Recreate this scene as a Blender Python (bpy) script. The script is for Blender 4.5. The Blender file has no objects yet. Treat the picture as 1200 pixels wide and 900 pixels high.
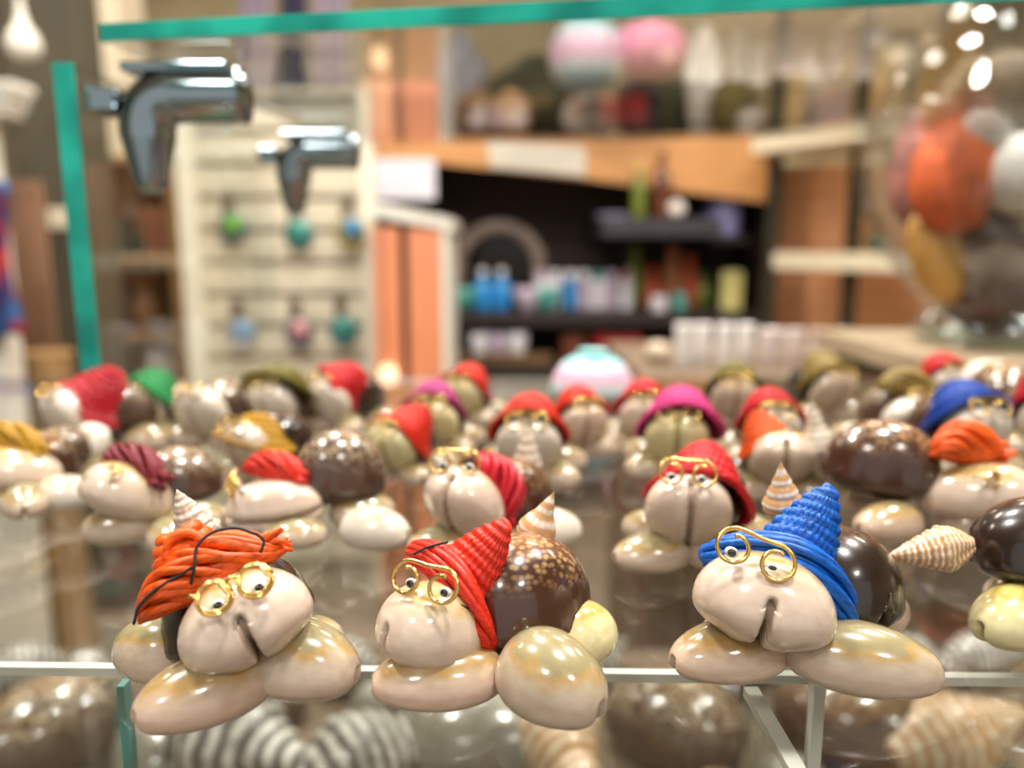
import bpy, math, random
import numpy as np
from mathutils import Vector, Matrix
R = math.radians
rnd = random.Random(7)
sc = bpy.context.scene
col = sc.collection
S = 0.95                       # height of the glass shelf top above the floor
CAMH = 0.081                   # camera above the shelf
PITCH = math.atan(155/906)
F_PX = 906.0

# ------------------------------------------------------------------ geometry of the view (used to measure places)
def ray(px, py):
    vx, vy = (px-600)/F_PX, (450-py)/F_PX
    return Vector((vx, math.cos(PITCH)+vy*math.sin(PITCH), -math.sin(PITCH)+vy*math.cos(PITCH)))
def at(px, py, Y):
    d = ray(px, py); t = Y/d.y
    return Vector((d.x*t, Y, S+CAMH+d.z*t))
def on_shelf(px, py):
    d = ray(px, py); t = -CAMH/d.z
    return Vector((d.x*t, d.y*t, S))

# ------------------------------------------------------------------ materials
MATS = {}
def nodes_of(name):
    m = bpy.data.materials.new(name); m.use_nodes = True
    nt = m.node_tree; nt.nodes.clear()
    out = nt.nodes.new('ShaderNodeOutputMaterial')
    return m, nt, out
def N(nt, typ, **kw):
    n = nt.nodes.new(typ)
    for k, v in kw.items():
        if k.startswith('_'): setattr(n, k[1:], v)
        else: n.inputs[k.replace('__', ' ')].default_value = v
    return n
def srgb(h):
    if isinstance(h, str):
        h = h.lstrip('#'); c = [int(h[i:i+2], 16)/255 for i in (0, 2, 4)]
    else: c = h
    return tuple((x/12.92 if x <= .04045 else ((x+.055)/1.055)**2.4) for x in c)+(1,)
def ramp(nt, stops):
    r = nt.nodes.new('ShaderNodeValToRGB'); e = r.color_ramp.elements
    while len(e) < len(stops): e.new(.5)
    for el, (p, c) in zip(e, stops): el.position = p; el.color = c
    return r
def scale_c(c, k): return tuple(min(1, x*k) for x in c[:3])+(1,)

def plain(name, hexc, rough=.5, metal=0, var=.18, scale=12, coat=0, stretch=(1,1,1), bump=0):
    if name in MATS: return MATS[name]
    m, nt, out = nodes_of(name); c = srgb(hexc)
    tc = N(nt, 'ShaderNodeTexCoord'); mp = N(nt, 'ShaderNodeMapping'); mp.inputs['Scale'].default_value = stretch
    nz = N(nt, 'ShaderNodeTexNoise', Scale=scale, Detail=4.0)
    nt.links.new(tc.outputs['Object'], mp.inputs['Vector']); nt.links.new(mp.outputs[0], nz.inputs['Vector'])
    rp = ramp(nt, [(.3, scale_c(c, 1-var)), (.7, scale_c(c, 1+var))])
    nt.links.new(nz.outputs['Fac'], rp.inputs[0])
    b = N(nt, 'ShaderNodeBsdfPrincipled', Roughness=rough, Metallic=metal)
    b.inputs['Coat Weight'].default_value = coat; b.inputs['Coat Roughness'].default_value = .05
    nt.links.new(rp.outputs[0], b.inputs['Base Color'])
    if bump:
        bp = N(nt, 'ShaderNodeBump', Strength=bump, Distance=.001)
        nt.links.new(nz.outputs['Fac'], bp.inputs['Height']); nt.links.new(bp.outputs[0], b.inputs['Normal'])
    nt.links.new(b.outputs[0], out.inputs[0]); MATS[name] = m
    return m

def cowrie_mat(name, base, dorsum, ring, lo=.62, hi=.74, nscale=2.2):
    """glossy ring cowrie: pale lips and base, a thin orange ring, greenish back"""
    m, nt, out = nodes_of(name)
    tc = N(nt, 'ShaderNodeTexCoord'); sep = N(nt, 'ShaderNodeSeparateXYZ')
    nt.links.new(tc.outputs['Generated'], sep.inputs[0])
    nz = N(nt, 'ShaderNodeTexNoise', Scale=nscale*1.6, Detail=3.0); nt.links.new(tc.outputs['Generated'], nz.inputs['Vector'])
    oi = N(nt, 'ShaderNodeObjectInfo')
    ad = N(nt, 'ShaderNodeVectorMath', _operation='ADD')
    nt.links.new(tc.outputs['Generated'], ad.inputs[0]); nt.links.new(oi.outputs['Random'], ad.inputs[1])
    nt.links.new(ad.outputs[0], nz.inputs['Vector'])
    ma = N(nt, 'ShaderNodeMath', _operation='MULTIPLY_ADD'); ma.inputs[1].default_value = .5; ma.inputs[2].default_value = -.25
    nt.links.new(nz.outputs['Fac'], ma.inputs[0])
    su = N(nt, 'ShaderNodeMath', _operation='ADD'); nt.links.new(ma.outputs[0], su.inputs[0]); nt.links.new(sep.outputs['Z'], su.inputs[1])
    b0, d0, r0 = srgb(base), srgb(dorsum), srgb(ring)
    mid = tuple((b0[i]*.6+d0[i]*.4) for i in range(3))+(1,)
    rp = ramp(nt, [(0.0, b0), (lo-.18, b0), (lo, mid), (hi-.02, r0), (hi+.05, d0), (1, d0)])
    nt.links.new(su.outputs[0], rp.inputs[0])
    n2 = N(nt, 'ShaderNodeTexNoise', Scale=9.0, Detail=5.0); nt.links.new(ad.outputs[0], n2.inputs['Vector'])
    r2 = ramp(nt, [(.25, (.82,.78,.74,1)), (.75, (1,1,1,1))]); nt.links.new(n2.outputs['Fac'], r2.inputs[0])
    mx = N(nt, 'ShaderNodeMixRGB', _blend_type='MULTIPLY'); mx.inputs[0].default_value = .8
    nt.links.new(rp.outputs[0], mx.inputs[1]); nt.links.new(r2.outputs[0], mx.inputs[2])
    b = N(nt, 'ShaderNodeBsdfPrincipled', Roughness=.22)
    b.inputs['Coat Weight'].default_value = 1; b.inputs['Coat Roughness'].default_value = .03
    b.inputs['Subsurface Weight'].default_value = .2; b.inputs['Subsurface Radius'].default_value = (1,.6,.4); b.inputs['Subsurface Scale'].default_value = .0015
    nt.links.new(mx.outputs[0], b.inputs['Base Color']); nt.links.new(b.outputs[0], out.inputs[0]); MATS[name] = m
    return m

def body_mat(name, dark, mid, fleck, fl=.6):
    m, nt, out = nodes_of(name)
    tc = N(nt, 'ShaderNodeTexCoord'); sep = N(nt, 'ShaderNodeSeparateXYZ'); nt.links.new(tc.outputs['Generated'], sep.inputs[0])
    oi = N(nt, 'ShaderNodeObjectInfo'); ad = N(nt, 'ShaderNodeVectorMath', _operation='ADD')
    nt.links.new(tc.outputs['Generated'], ad.inputs[0]); nt.links.new(oi.outputs['Random'], ad.inputs[1])
    nz = N(nt, 'ShaderNodeTexNoise', Scale=3.0, Detail=4.0); nt.links.new(ad.outputs[0], nz.inputs['Vector'])
    su = N(nt, 'ShaderNodeMath', _operation='MULTIPLY_ADD'); su.inputs[1].default_value = .42
    nt.links.new(nz.outputs['Fac'], su.inputs[0]); nt.links.new(sep.outputs['Z'], su.inputs[2])
    rp = ramp(nt, [(.5, srgb(dark)), (.85, srgb(dark)), (1.0, srgb(mid)), (1.0, srgb(mid))])
    sm = N(nt, 'ShaderNodeMath', _operation='MULTIPLY'); sm.inputs[1].default_value = .78
    nt.links.new(su.outputs[0], sm.inputs[0]); nt.links.new(sm.outputs[0], rp.inputs[0])
    vo = N(nt, 'ShaderNodeTexVoronoi', Scale=20.0); nt.links.new(ad.outputs[0], vo.inputs['Vector'])
    vr = ramp(nt, [(.2, (.75,.75,.75,1)), (.6, (0,0,0,1))]); nt.links.new(vo.outputs['Distance'], vr.inputs[0])
    zr = ramp(nt, [(fl, (0,0,0,1)), (fl+.25, (1,1,1,1))]); nt.links.new(sm.outputs[0], zr.inputs[0])
    mu = N(nt, 'ShaderNodeMath', _operation='MULTIPLY'); nt.links.new(vr.outputs[0], mu.inputs[0]); nt.links.new(zr.outputs[0], mu.inputs[1])
    mx = N(nt, 'ShaderNodeMixRGB'); nt.links.new(mu.outputs[0], mx.inputs[0]); nt.links.new(rp.outputs[0], mx.inputs[1]); mx.inputs[2].default_value = srgb(fleck)
    b = N(nt, 'ShaderNodeBsdfPrincipled', Roughness=.25); b.inputs['Coat Weight'].default_value = .7; b.inputs['Coat Roughness'].default_value = .04
    nt.links.new(mx.outputs[0], b.inputs['Base Color']); nt.links.new(b.outputs[0], out.inputs[0]); MATS[name] = m
    return m

def raffia(name, hexc, dark=.55):
    m, nt, out = nodes_of(name); c = srgb(hexc)
    tc = N(nt, 'ShaderNodeTexCoord'); mp = N(nt, 'ShaderNodeMapping'); mp.inputs['Scale'].default_value = (1, 1.5, 4)
    nt.links.new(tc.outputs['Object'], mp.inputs['Vector'])
    nz = N(nt, 'ShaderNodeTexNoise', Scale=420.0, Detail=3.0); nt.links.new(mp.outputs[0], nz.inputs['Vector'])
    rp = ramp(nt, [(.28, scale_c(c, dark)), (.5, c), (.78, scale_c(c, 1.25))]); nt.links.new(nz.outputs['Fac'], rp.inputs[0])
    b = N(nt, 'ShaderNodeBsdfPrincipled', Roughness=.42); b.inputs['Coat Weight'].default_value = .12; b.inputs['Coat Roughness'].default_value = .3; b.inputs['Specular IOR Level'].default_value = .35
    bp = N(nt, 'ShaderNodeBump', Strength=.4, Distance=.0004); nt.links.new(nz.outputs['Fac'], bp.inputs['Height']); nt.links.new(bp.outputs[0], b.inputs['Normal'])
    nt.links.new(rp.outputs[0], b.inputs['Base Color']); nt.links.new(b.outputs[0], out.inputs[0]); MATS[name] = m
    return m

def banded(name, c1, c2, axis='Z', scale=30, rough=.35, coat=.4, dist=2.0):
    m, nt, out = nodes_of(name)
    tc = N(nt, 'ShaderNodeTexCoord')
    wv = N(nt, 'ShaderNodeTexWave', _bands_direction=axis, Scale=scale, Distortion=dist, Detail=3.0)
    nt.links.new(tc.outputs['Generated'], wv.inputs['Vector'])
    nz = N(nt, 'ShaderNodeTexNoise', Scale=7.0, Detail=4.0); nt.links.new(tc.outputs['Generated'], nz.inputs['Vector'])
    mu = N(nt, 'ShaderNodeMath', _operation='MULTIPLY'); nt.links.new(wv.outputs['Fac'], mu.inputs[0]); nt.links.new(nz.outputs['Fac'], mu.inputs[1])
    rp = ramp(nt, [(.1, srgb(c1)), (.6, srgb(c2))]); nt.links.new(mu.outputs[0], rp.inputs[0])
    b = N(nt, 'ShaderNodeBsdfPrincipled', Roughness=rough); b.inputs['Coat Weight'].default_value = coat
    nt.links.new(rp.outputs[0], b.inputs['Base Color']); nt.links.new(b.outputs[0], out.inputs[0]); MATS[name] = m
    return m

def glass(name, tint=(.985,.99,.982), ior=1.5, gain=1.0):
    m, nt, out = nodes_of(name)
    ge = N(nt, 'ShaderNodeNewGeometry')
    mi = N(nt, 'ShaderNodeMath', _operation='MULTIPLY_ADD'); mi.inputs[1].default_value = 1/ior-ior; mi.inputs[2].default_value = ior
    nt.links.new(ge.outputs['Backfacing'], mi.inputs[0])
    fr = N(nt, 'ShaderNodeFresnel'); nt.links.new(mi.outputs[0], fr.inputs['IOR'])
    tr = N(nt, 'ShaderNodeBsdfTransparent', Color=tint+(1,)); gl = N(nt, 'ShaderNodeBsdfGlossy', Roughness=0.0)
    mx = N(nt, 'ShaderNodeMixShader'); nt.links.new(fr.outputs[0], mx.inputs[0]); nt.links.new(tr.outputs[0], mx.inputs[1]); nt.links.new(gl.outputs[0], mx.inputs[2])
    nt.links.new(mx.outputs[0], out.inputs[0]); MATS[name] = m
    return m

cowrie_mat('cream_cowrie', '#d2bfac', '#978d68', '#b0925c', lo=.66, hi=.8)
cowrie_mat('pink_cowrie', '#d6bca8', '#a09068', '#b4935a', lo=.7, hi=.86)
cowrie_mat('face_cowrie', '#dcc9b8', '#beae80', '#bd9a50', lo=.82, hi=.96)
cowrie_mat('yellow_cowrie', '#e6dfae', '#c2ba70', '#c0a650', lo=.8, hi=.95)
cowrie_mat('white_cowrie', '#e2dacd', '#d0c8b4', '#c6b894', lo=.8, hi=.95)
body_mat('brown_cowrie', '#3f2418', '#8a5630', '#c09a68', fl=.62)
body_mat('dark_cowrie', '#22150f', '#4c2c1c', '#84603c', fl=.8)
body_mat('speckled_cowrie', '#453025', '#93704e', '#cdb896', fl=.55)
RED = raffia('red_raffia', '#c4141c'); ORG = raffia('orange_raffia', '#dc5408'); TOM = raffia('tomato_raffia', '#d02a14')
CRM = raffia('crimson_raffia', '#b81226'); BLU = raffia('blue_raffia', '#0058b4', .35); NAV = raffia('navy_raffia', '#0b42a0')
MUS = raffia('mustard_raffia', '#b08410'); KHA = raffia('khaki_raffia', '#8c7638'); OLI = raffia('olive_raffia', '#6d6418')
PNK = raffia('pink_raffia', '#cf3482'); MAG = raffia('magenta_raffia', '#b0357c'); GRN = raffia('green_raffia', '#35a460')
MAR = raffia('maroon_raffia', '#74101f')
GOLD = plain('gold_wire', '#e2be74', .2, 1, var=.06)
BLACK = plain('black_thread', '#17120f', .6)
EYEW = plain('eye_white', '#ece8de', .25, coat=.6, var=.03); PUP = plain('pupil_black', '#0c0a0a', .2, coat=.6)
TAIL1 = banded('spire_tan', '#b98a5c', '#eadbc4', 'Z', 5); TAIL2 = banded('spire_white', '#b8a68e', '#f0ebe0', 'Z', 4)
TAIL3 = banded('spire_brown_white', '#b98c5c', '#f0e9dc', 'Z', 2)
GL = glass('shelf_glass'); GLV = glass('vase_glass', (.96,.98,.975), 1.75); GLP = glass('panel_glass', (.965,.985,.975))
def edge_mat():
    m, nt, out = nodes_of('teal_glass_edge')
    tc = N(nt, 'ShaderNodeTexCoord'); nz = N(nt, 'ShaderNodeTexNoise', Scale=30.0, Detail=2.0); nt.links.new(tc.outputs['Object'], nz.inputs['Vector'])
    rp = ramp(nt, [(.35, srgb('#00a295')), (.65, srgb('#2ee4d2'))]); nt.links.new(nz.outputs['Fac'], rp.inputs[0])
    b = N(nt, 'ShaderNodeBsdfPrincipled', Roughness=.12); nt.links.new(rp.outputs[0], b.inputs['Base Color'])
    t = N(nt, 'ShaderNodeBsdfTranslucent'); nt.links.new(rp.outputs[0], t.inputs['Color'])
    mx = N(nt, 'ShaderNodeMixShader'); mx.inputs[0].default_value = .35
    nt.links.new(b.outputs[0], mx.inputs[1]); nt.links.new(t.outputs[0], mx.inputs[2]); nt.links.new(mx.outputs[0], out.inputs[0])
    return m
TEAL = edge_mat()

# ------------------------------------------------------------------ mesh building
class MB:
    def __init__(s): s.v = []; s.f = []; s.flat = set()
    def add(s, v, f, flat=False):
        o = len(s.v); s.v += [tuple(p) for p in v]
        for q in f:
            if flat: s.flat.add(len(s.f))
            s.f.append(tuple(i+o for i in q))
        return s
    def box(s, x0, x1, y0, y1, z0, z1, b=0.0):
        """box with chamfered edges"""
        if x1 < x0: x0, x1 = x1, x0
        if z1 < z0: z0, z1 = z1, z0
        b = min(b, (x1-x0)*.3, (y1-y0)*.3, (z1-z0)*.3)
        if b <= 0:
            v = [(x, y, z) for z in (z0, z1) for y in (y0, y1) for x in (x0, x1)]
            return s.add(v, [(0,2,3,1),(4,5,7,6),(0,1,5,4),(2,6,7,3),(0,4,6,2),(1,3,7,5)], True)
        import bmesh
        bm = bmesh.new(); bmesh.ops.create_cube(bm, size=1)
        for w in bm.verts: w.co = Vector(((x0+x1)/2+w.co.x*(x1-x0), (y0+y1)/2+w.co.y*(y1-y0), (z0+z1)/2+w.co.z*(z1-z0)))
        bmesh.ops.bevel(bm, geom=bm.edges[:], offset=b, segments=2, affect='EDGES', profile=.6)
        bm.verts.index_update()
        s.add([w.co for w in bm.verts], [[w.index for w in q.verts] for q in bm.faces], True); bm.free()
        return s
    def prism(s, pts, d):
        """polygon pts (3D) extruded by vector d"""
        n = len(pts); d = Vector(d); v = [Vector(p) for p in pts]+[Vector(p)+d for p in pts]
        f = [tuple(range(n))[::-1], tuple(range(n, 2*n))]+[(i, (i+1) % n, n+(i+1) % n, n+i) for i in range(n)]
        return s.add(v, f, True)
    def tube(s, path, r, n=8, caps=True, sq=(1,1), closed=False):
        P = [Vector(p) for p in path]; m = len(P); rr = r if hasattr(r, '__len__') else [r]*m
        up = None; v = []
        for i in range(m):
            if closed: t = (P[(i+1) % m]-P[i-1]).normalized()
            else: t = (P[min(i+1, m-1)]-P[max(i-1, 0)]).normalized()
            if up is None: up = t.orthogonal().normalized()
            up = (up-t*up.dot(t)); up = up.normalized() if up.length > 1e-9 else t.orthogonal().normalized()
            w = t.cross(up)
            for k in range(n):
                a = 2*math.pi*k/n; v.append(P[i]+(up*math.cos(a)*sq[0]+w*math.sin(a)*sq[1])*rr[i])
        f = []
        for i in range(m if closed else m-1):
            j = (i+1) % m
            for k in range(n): f.append((i*n+k, i*n+(k+1) % n, j*n+(k+1) % n, j*n+k))
        if caps and not closed: f += [tuple(range(n))[::-1], tuple(range((m-1)*n, m*n))]
        return s.add(v, f)
    def lathe(s, prof, n=24, c=(0,0,0), rib=0, nrib=0, M=None):
        v = []; m = len(prof)
        for (r, z) in prof:
            for k in range(n):
                a = 2*math.pi*k/n; q = r*(1+rib*math.cos(nrib*a)) if rib else r
                p = Vector((q*math.cos(a), q*math.sin(a), z)); p = M @ p if M else p
                v.append(p+Vector(c))
        f = [(i*n+k, i*n+(k+1) % n, (i+1)*n+(k+1) % n, (i+1)*n+k) for i in range(m-1) for k in range(n)]
        f += [tuple(range(n))[::-1], tuple(range((m-1)*n, m*n))]
        return s.add(v, f)
    def ellipsoid(s, c, r, nu=20, nv=12, M=None, disp=None):
        v = []; f = []
        for i in range(nv+1):
            th = math.pi*(.001+.998*i/nv)
            for k in range(nu):
                a = 2*math.pi*k/nu
                d = Vector((math.sin(th)*math.cos(a), math.sin(th)*math.sin(a), math.cos(th)))
                q = disp(d) if disp else 1
                p = Vector((d.x*r[0]*q, d.y*r[1]*q, d.z*r[2]*q)); p = M @ p if M else p
                v.append(p+Vector(c))
        for i in range(nv):
            for k in range(nu): f.append((i*nu+k, (i+1)*nu+k, (i+1)*nu+(k+1) % nu, i*nu+(k+1) % nu))
        f += [tuple(range(nu)), tuple(range(nv*nu, (nv+1)*nu))[::-1]]
        return s.add(v, f)
    def mesh(s, name, mat=None, origin=(0,0,0)):
        me = bpy.data.meshes.new(name); o = Vector(origin)
        me.from_pydata([Vector(p)-o for p in s.v], [], s.f)
        fl = [i not in s.flat for i in range(len(s.f))]
        me.polygons.foreach_set('use_smooth', fl); me.update()
        if mat: me.materials.append(mat)
        return me
    def build(s, name, mat, parent=None, origin=None):
        """world-space verts -> one object; origin defaults to the parent's place or the base centre"""
        if parent is not None: o = ORIG[parent.name]
        elif origin is not None: o = Vector(origin)
        else:
            A = np.array([tuple(p) for p in s.v]); lo, hi = A.min(0), A.max(0); o = Vector(((lo[0]+hi[0])/2, (lo[1]+hi[1])/2, lo[2]))
        ob = bpy.data.objects.new(name, s.mesh(name, mat, o)); col.objects.link(ob)
        if parent is not None: ob.parent = parent
        else: ob.location = o
        ORIG[ob.name] = o
        return ob
ORIG = {}
def empty(name, loc):
    o = bpy.data.objects.new(name, None); col.objects.link(o); o.location = loc; o.empty_display_size = .02; ORIG[o.name] = Vector(loc)
    return o
def tag(o, label=None, cat=None, group=None, kind=None):
    if label: o['label'] = label
    if cat: o['category'] = cat
    if group: o['group'] = group
    if kind: o['kind'] = kind
    return o
def structure(o): o['kind'] = 'structure'; return o

# ------------------------------------------------------------------ unit shells (shared meshes)
def cowrie_mesh(name, nu=48, nv=76, notch=.13, depth=.26, sig=.03, taper=.12, blunt=.8):
    """unit cowrie: long axis Y, front end at -Y, slit underneath running up the front end"""
    u = (np.arange(nu+1)/nu); th = np.pi*(.004+.992*u)
    k = np.arange(nv)/nv*2*np.pi
    ph = k - .55*np.sin(k)                       # crowd vertices round the slit (ph=0 is straight down)
    v = []
    for t in th:
        y = -.5*math.cos(t); r = math.sin(t)
        r = r**(blunt if y < 0 else .95)*(1-taper*y*1.2)
        for p in ph:
            x = .5*r*math.sin(p); c = -math.cos(p)
            z = (.6*r*c if c > 0 else .4*r*(-(abs(c)**.75)))
            yy = y
            zr = z/.5
            ends = min(1, max(0, (abs(y)-.22)/.28))
            lim = .28*ends-.12*(1-ends)
            mask = min(1, max(0, (lim-zr)/.22)); mask = mask*mask*(3-2*mask)
            wob = sig*(1+.25*math.sin(y*55)*(1-ends))
            g = math.exp(-(x/wob)**2)*mask
            bot = max(0, -c)
            z += depth*g*(.35+.65*bot)*(1-.4*ends)
            lip = math.exp(-((abs(x)-.15)/.1)**2)*mask*.035
            z -= lip*bot
            yy -= math.copysign(1, y)*notch*g*ends*.8*(1.0 if y < 0 else .8)
            v.append((x, yy, z))
    f = [(i*nv+j, i*nv+(j+1) % nv, (i+1)*nv+(j+1) % nv, (i+1)*nv+j) for i in range(nu) for j in range(nv)]
    f += [tuple(range(nv))[::-1], tuple(range(nu*nv, (nu+1)*nv))]
    b = MB(); b.add(v, f); return b.mesh(name)
def dome_mesh(name, seed):
    """unit big cowrie used as a body: high humped dome with thick margin"""
    v = []; nu, nv = 36, 48
    for i in range(nu+1):
        t = math.pi*(.004+.992*i/nu); y = -.5*math.cos(t); r = math.sin(t)**.82*(1-.1*y)
        for j in range(nv):
            p = 2*math.pi*j/nv; x = .5*r*math.sin(p); c = -math.cos(p)
            z = .66*r*(c**.9) if c > 0 else -.34*r*(abs(c)**.8)
            x *= 1+.07*math.exp(-((z+.05)/.09)**2)
            if c < 0: z += .2*math.exp(-(x/.05)**2)*min(1, -c)
            v.append((x, y, z))
    f = [(i*nv+j, i*nv+(j+1) % nv, (i+1)*nv+(j+1) % nv, (i+1)*nv+j) for i in range(nu) for j in range(nv)]
    f += [tuple(range(nv))[::-1], tuple(range(nu*nv, (nu+1)*nv))]
    b = MB(); b.add(v, f); return b.mesh(name)
def spire_mesh(name, whorls=5, plump=1.0, nrib=0, rib=0):
    """unit snail shell: spire tip at +Z (z=.5), aperture end at -Z"""
    prof = []; n = 60
    for i in range(n+1):
        s = i/n; z = -.5+s
        if s < .38: r = .16+.34*math.sin((s/.38)*math.pi/2)**.8*1.0; r = .5*(.28+.72*math.sin(s/.38*math.pi/2))
        else: r = .5*(1-(s-.38)/.62)**(1.0/plump)
        w = 1-.10*abs(math.cos(math.pi*whorls*s))**6 if s > .3 else 1
        prof.append((max(.004, r*w), z))
    b = MB(); v = []; N_ = 32
    for (r, z) in prof:
        for k in range(N_):
            a = 2*math.pi*k/N_; q = r*(1+rib*math.cos(nrib*a+z*6)); zz = z+.035*(a/(2*math.pi)-.5)
            if z < -.1 and abs(a-4.7) < .8: q *= 1-.25*math.exp(-((a-4.7)/.3)**2)*min(1, (-.1-z)/.2)
            v.append((q*math.cos(a), q*math.sin(a), zz))
    m = len(prof)
    f = [(i*N_+k, i*N_+(k+1) % N_, (i+1)*N_+(k+1) % N_, (i+1)*N_+k) for i in range(m-1) for k in range(N_)]
    f += [tuple(range(N_))[::-1], tuple(range((m-1)*N_, m*N_))]
    b.add(v, f); return b.mesh(name)
BASE = {'cowrie': cowrie_mesh('cowrie'), 'cowrie_fine': cowrie_mesh('cowrie_fine', 76, 116, notch=.17, depth=.28, sig=.026),
        'foot': cowrie_mesh('foot_cowrie', 48, 64, notch=.26, depth=.26, sig=.04, taper=-.18, blunt=.95),
        'dome': dome_mesh('dome', 1), 'spire': spire_mesh('spire', 6), 'ribbed': spire_mesh('ribbed', 7, 1.25, 12, .06), 'plump': spire_mesh('plump', 3, .9)}
CACHE = {}
def shared(base, mat):
    k = (base, mat.name)
    if k not in CACHE:
        me = BASE[base].copy(); me.materials.clear(); me.materials.append(mat); me.name = base+'_'+mat.name; CACHE[k] = me
    return CACHE[k]
MM = .001
def rot(yaw=0, pitch=0, roll=0):
    return Matrix.Rotation(R(yaw), 4, 'Z') @ Matrix.Rotation(R(-pitch), 4, 'X') @ Matrix.Rotation(R(roll), 4, 'Y')
def place(name, me, parent, loc, M, scale):
    o = bpy.data.objects.new(name, me); col.objects.link(o); o.parent = parent
    o.matrix_local = Matrix.Translation(loc) @ M @ Matrix.Diagonal(Vector((scale[0], scale[1], scale[2], 1)))
    return o

# ------------------------------------------------------------------ hats, glasses (mm meshes)
def mm_mesh(b, name): 
    b.v = [(p[0]*MM, p[1]*MM, p[2]*MM) for p in b.v]; return b.mesh(name)
def cone_hat(name, Hc=13, Rc=9, Rb=14, droopx=.035, droopy=.012, lean=(0,0), seed=1, rows=11, amp=.55, dome=1.0):
    rr = random.Random(seed); nu, nv = 132, 66; v = []
    phs = [rr.uniform(0, 6.28) for _ in range(6)]
    for i in range(nv+1):
        s = i/nv
        for k in range(nu):
            a = 2*math.pi*k/nu
            if s < .62: q = s/.62; r = Rc*(.06+.94*q**.9); z = Hc*(1-q**dome)
            else: q = (s-.62)/.38; r = Rc+(Rb-Rc)*q; z = -1.6*q*q
            row = rows*s+a/(2*math.pi)
            rid = abs(math.sin(math.pi*row))
            st = .35*math.sin(38*a*(.4+.6*s)//1*0+30*a+3.2*math.floor(row))*(.3+.7*rid)*min(1, s*3)
            r += amp*(rid-.5)+.25*math.sin(3*a+phs[0])*s+.3*math.sin(5*a+phs[1]+4*s)*s+st*.5
            z += amp*.7*(rid-.5)+st*.45
            x, y = r*math.cos(a), r*math.sin(a)
            z -= droopx*x*x+droopy*y*y
            h = max(0, z)
            x += lean[0]*h; y += lean[1]*h
            v.append((x, y, z))
    f = [(i*nu+k, (i+1)*nu+k, (i+1)*nu+(k+1) % nu, i*nu+(k+1) % nu) for i in range(nv) for k in range(nu)]
    f.append(tuple(range(nu)))
    # inner side, offset downwards, closing the rim
    o = len(v); v += [(x*.94, y*.94, z-1.1) for (x, y, z) in v]
    f += [tuple(reversed([i+o for i in q])) for q in f]
    L = nv*nu
    f += [(L+k, o+L+k, o+L+(k+1) % nu, L+(k+1) % nu) for k in range(nu)]
    b = MB(); b.add(v, f); return mm_mesh(b, name)
def turban(name, W=15, seed=1, knot=True, n=15):
    rr = random.Random(seed); b = MB()
    def spine(t): return Vector((W*t, .8*math.sin(t*3), 4.2*(1-t*t)-1.5))
    b.ellipsoid((0, 0, 0), (W*.86, 5, 3.8), 28, 16, disp=lambda d: 1+.05*math.sin(9*d.y+7*d.z))
    for k in range(n):
        a0 = 2*math.pi*k/n+rr.uniform(-.2, .2); tw = rr.uniform(1.0, 2.2); t0 = -1+rr.uniform(0, .18); t1 = 1-rr.uniform(0, .18)
        pts = []; rs = []
        for i in range(22):
            t = t0+(t1-t0)*i/21; e = max(.12, 1-abs(t)**3.0); a = a0+tw*t
            c = spine(t); pts.append(c+Vector((0, 5.2*e*math.cos(a), 4.3*e*math.sin(a)))); rs.append(1.35*(.55+.45*e))
        b.tube(pts, rs, 7, sq=(1, .75))
    for k in range(7):     # loose ends at the right
        y = rr.uniform(-3, 3); z = rr.uniform(-3, 2)
        b.tube([(W*.75, y, z), (W*.95, y*1.2, z+.6), (W*1.08, y*1.3, z+rr.uniform(-1.5, 2))], [1.0, .8, .35], 6)
    if knot:
        for j, (rad, zz) in enumerate([(5.2, 5.4), (4.2, 7.6), (3.0, 9.6)]):
            pts = [(-2.5+rad*math.cos(q)+.35*math.sin(3*q+j), 1.5+rad*.8*math.sin(q), zz+.7*math.sin(2*q+j)) for q in [2*math.pi*i/30 for i in range(30)]]
            b.tube(pts, 1.55, 8, closed=True)
        b.ellipsoid((-2.5, 1.5, 6.5), (4.6, 3.6, 4.6), 20, 12)
        arch = [(-1.5+3.6*math.cos(q), -2.6, 6.0+3.9*math.sin(q)) for q in [math.pi*i/16 for i in range(17)]]
        b.tube(arch, 1.0, 7)
    return mm_mesh(b, name)
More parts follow.
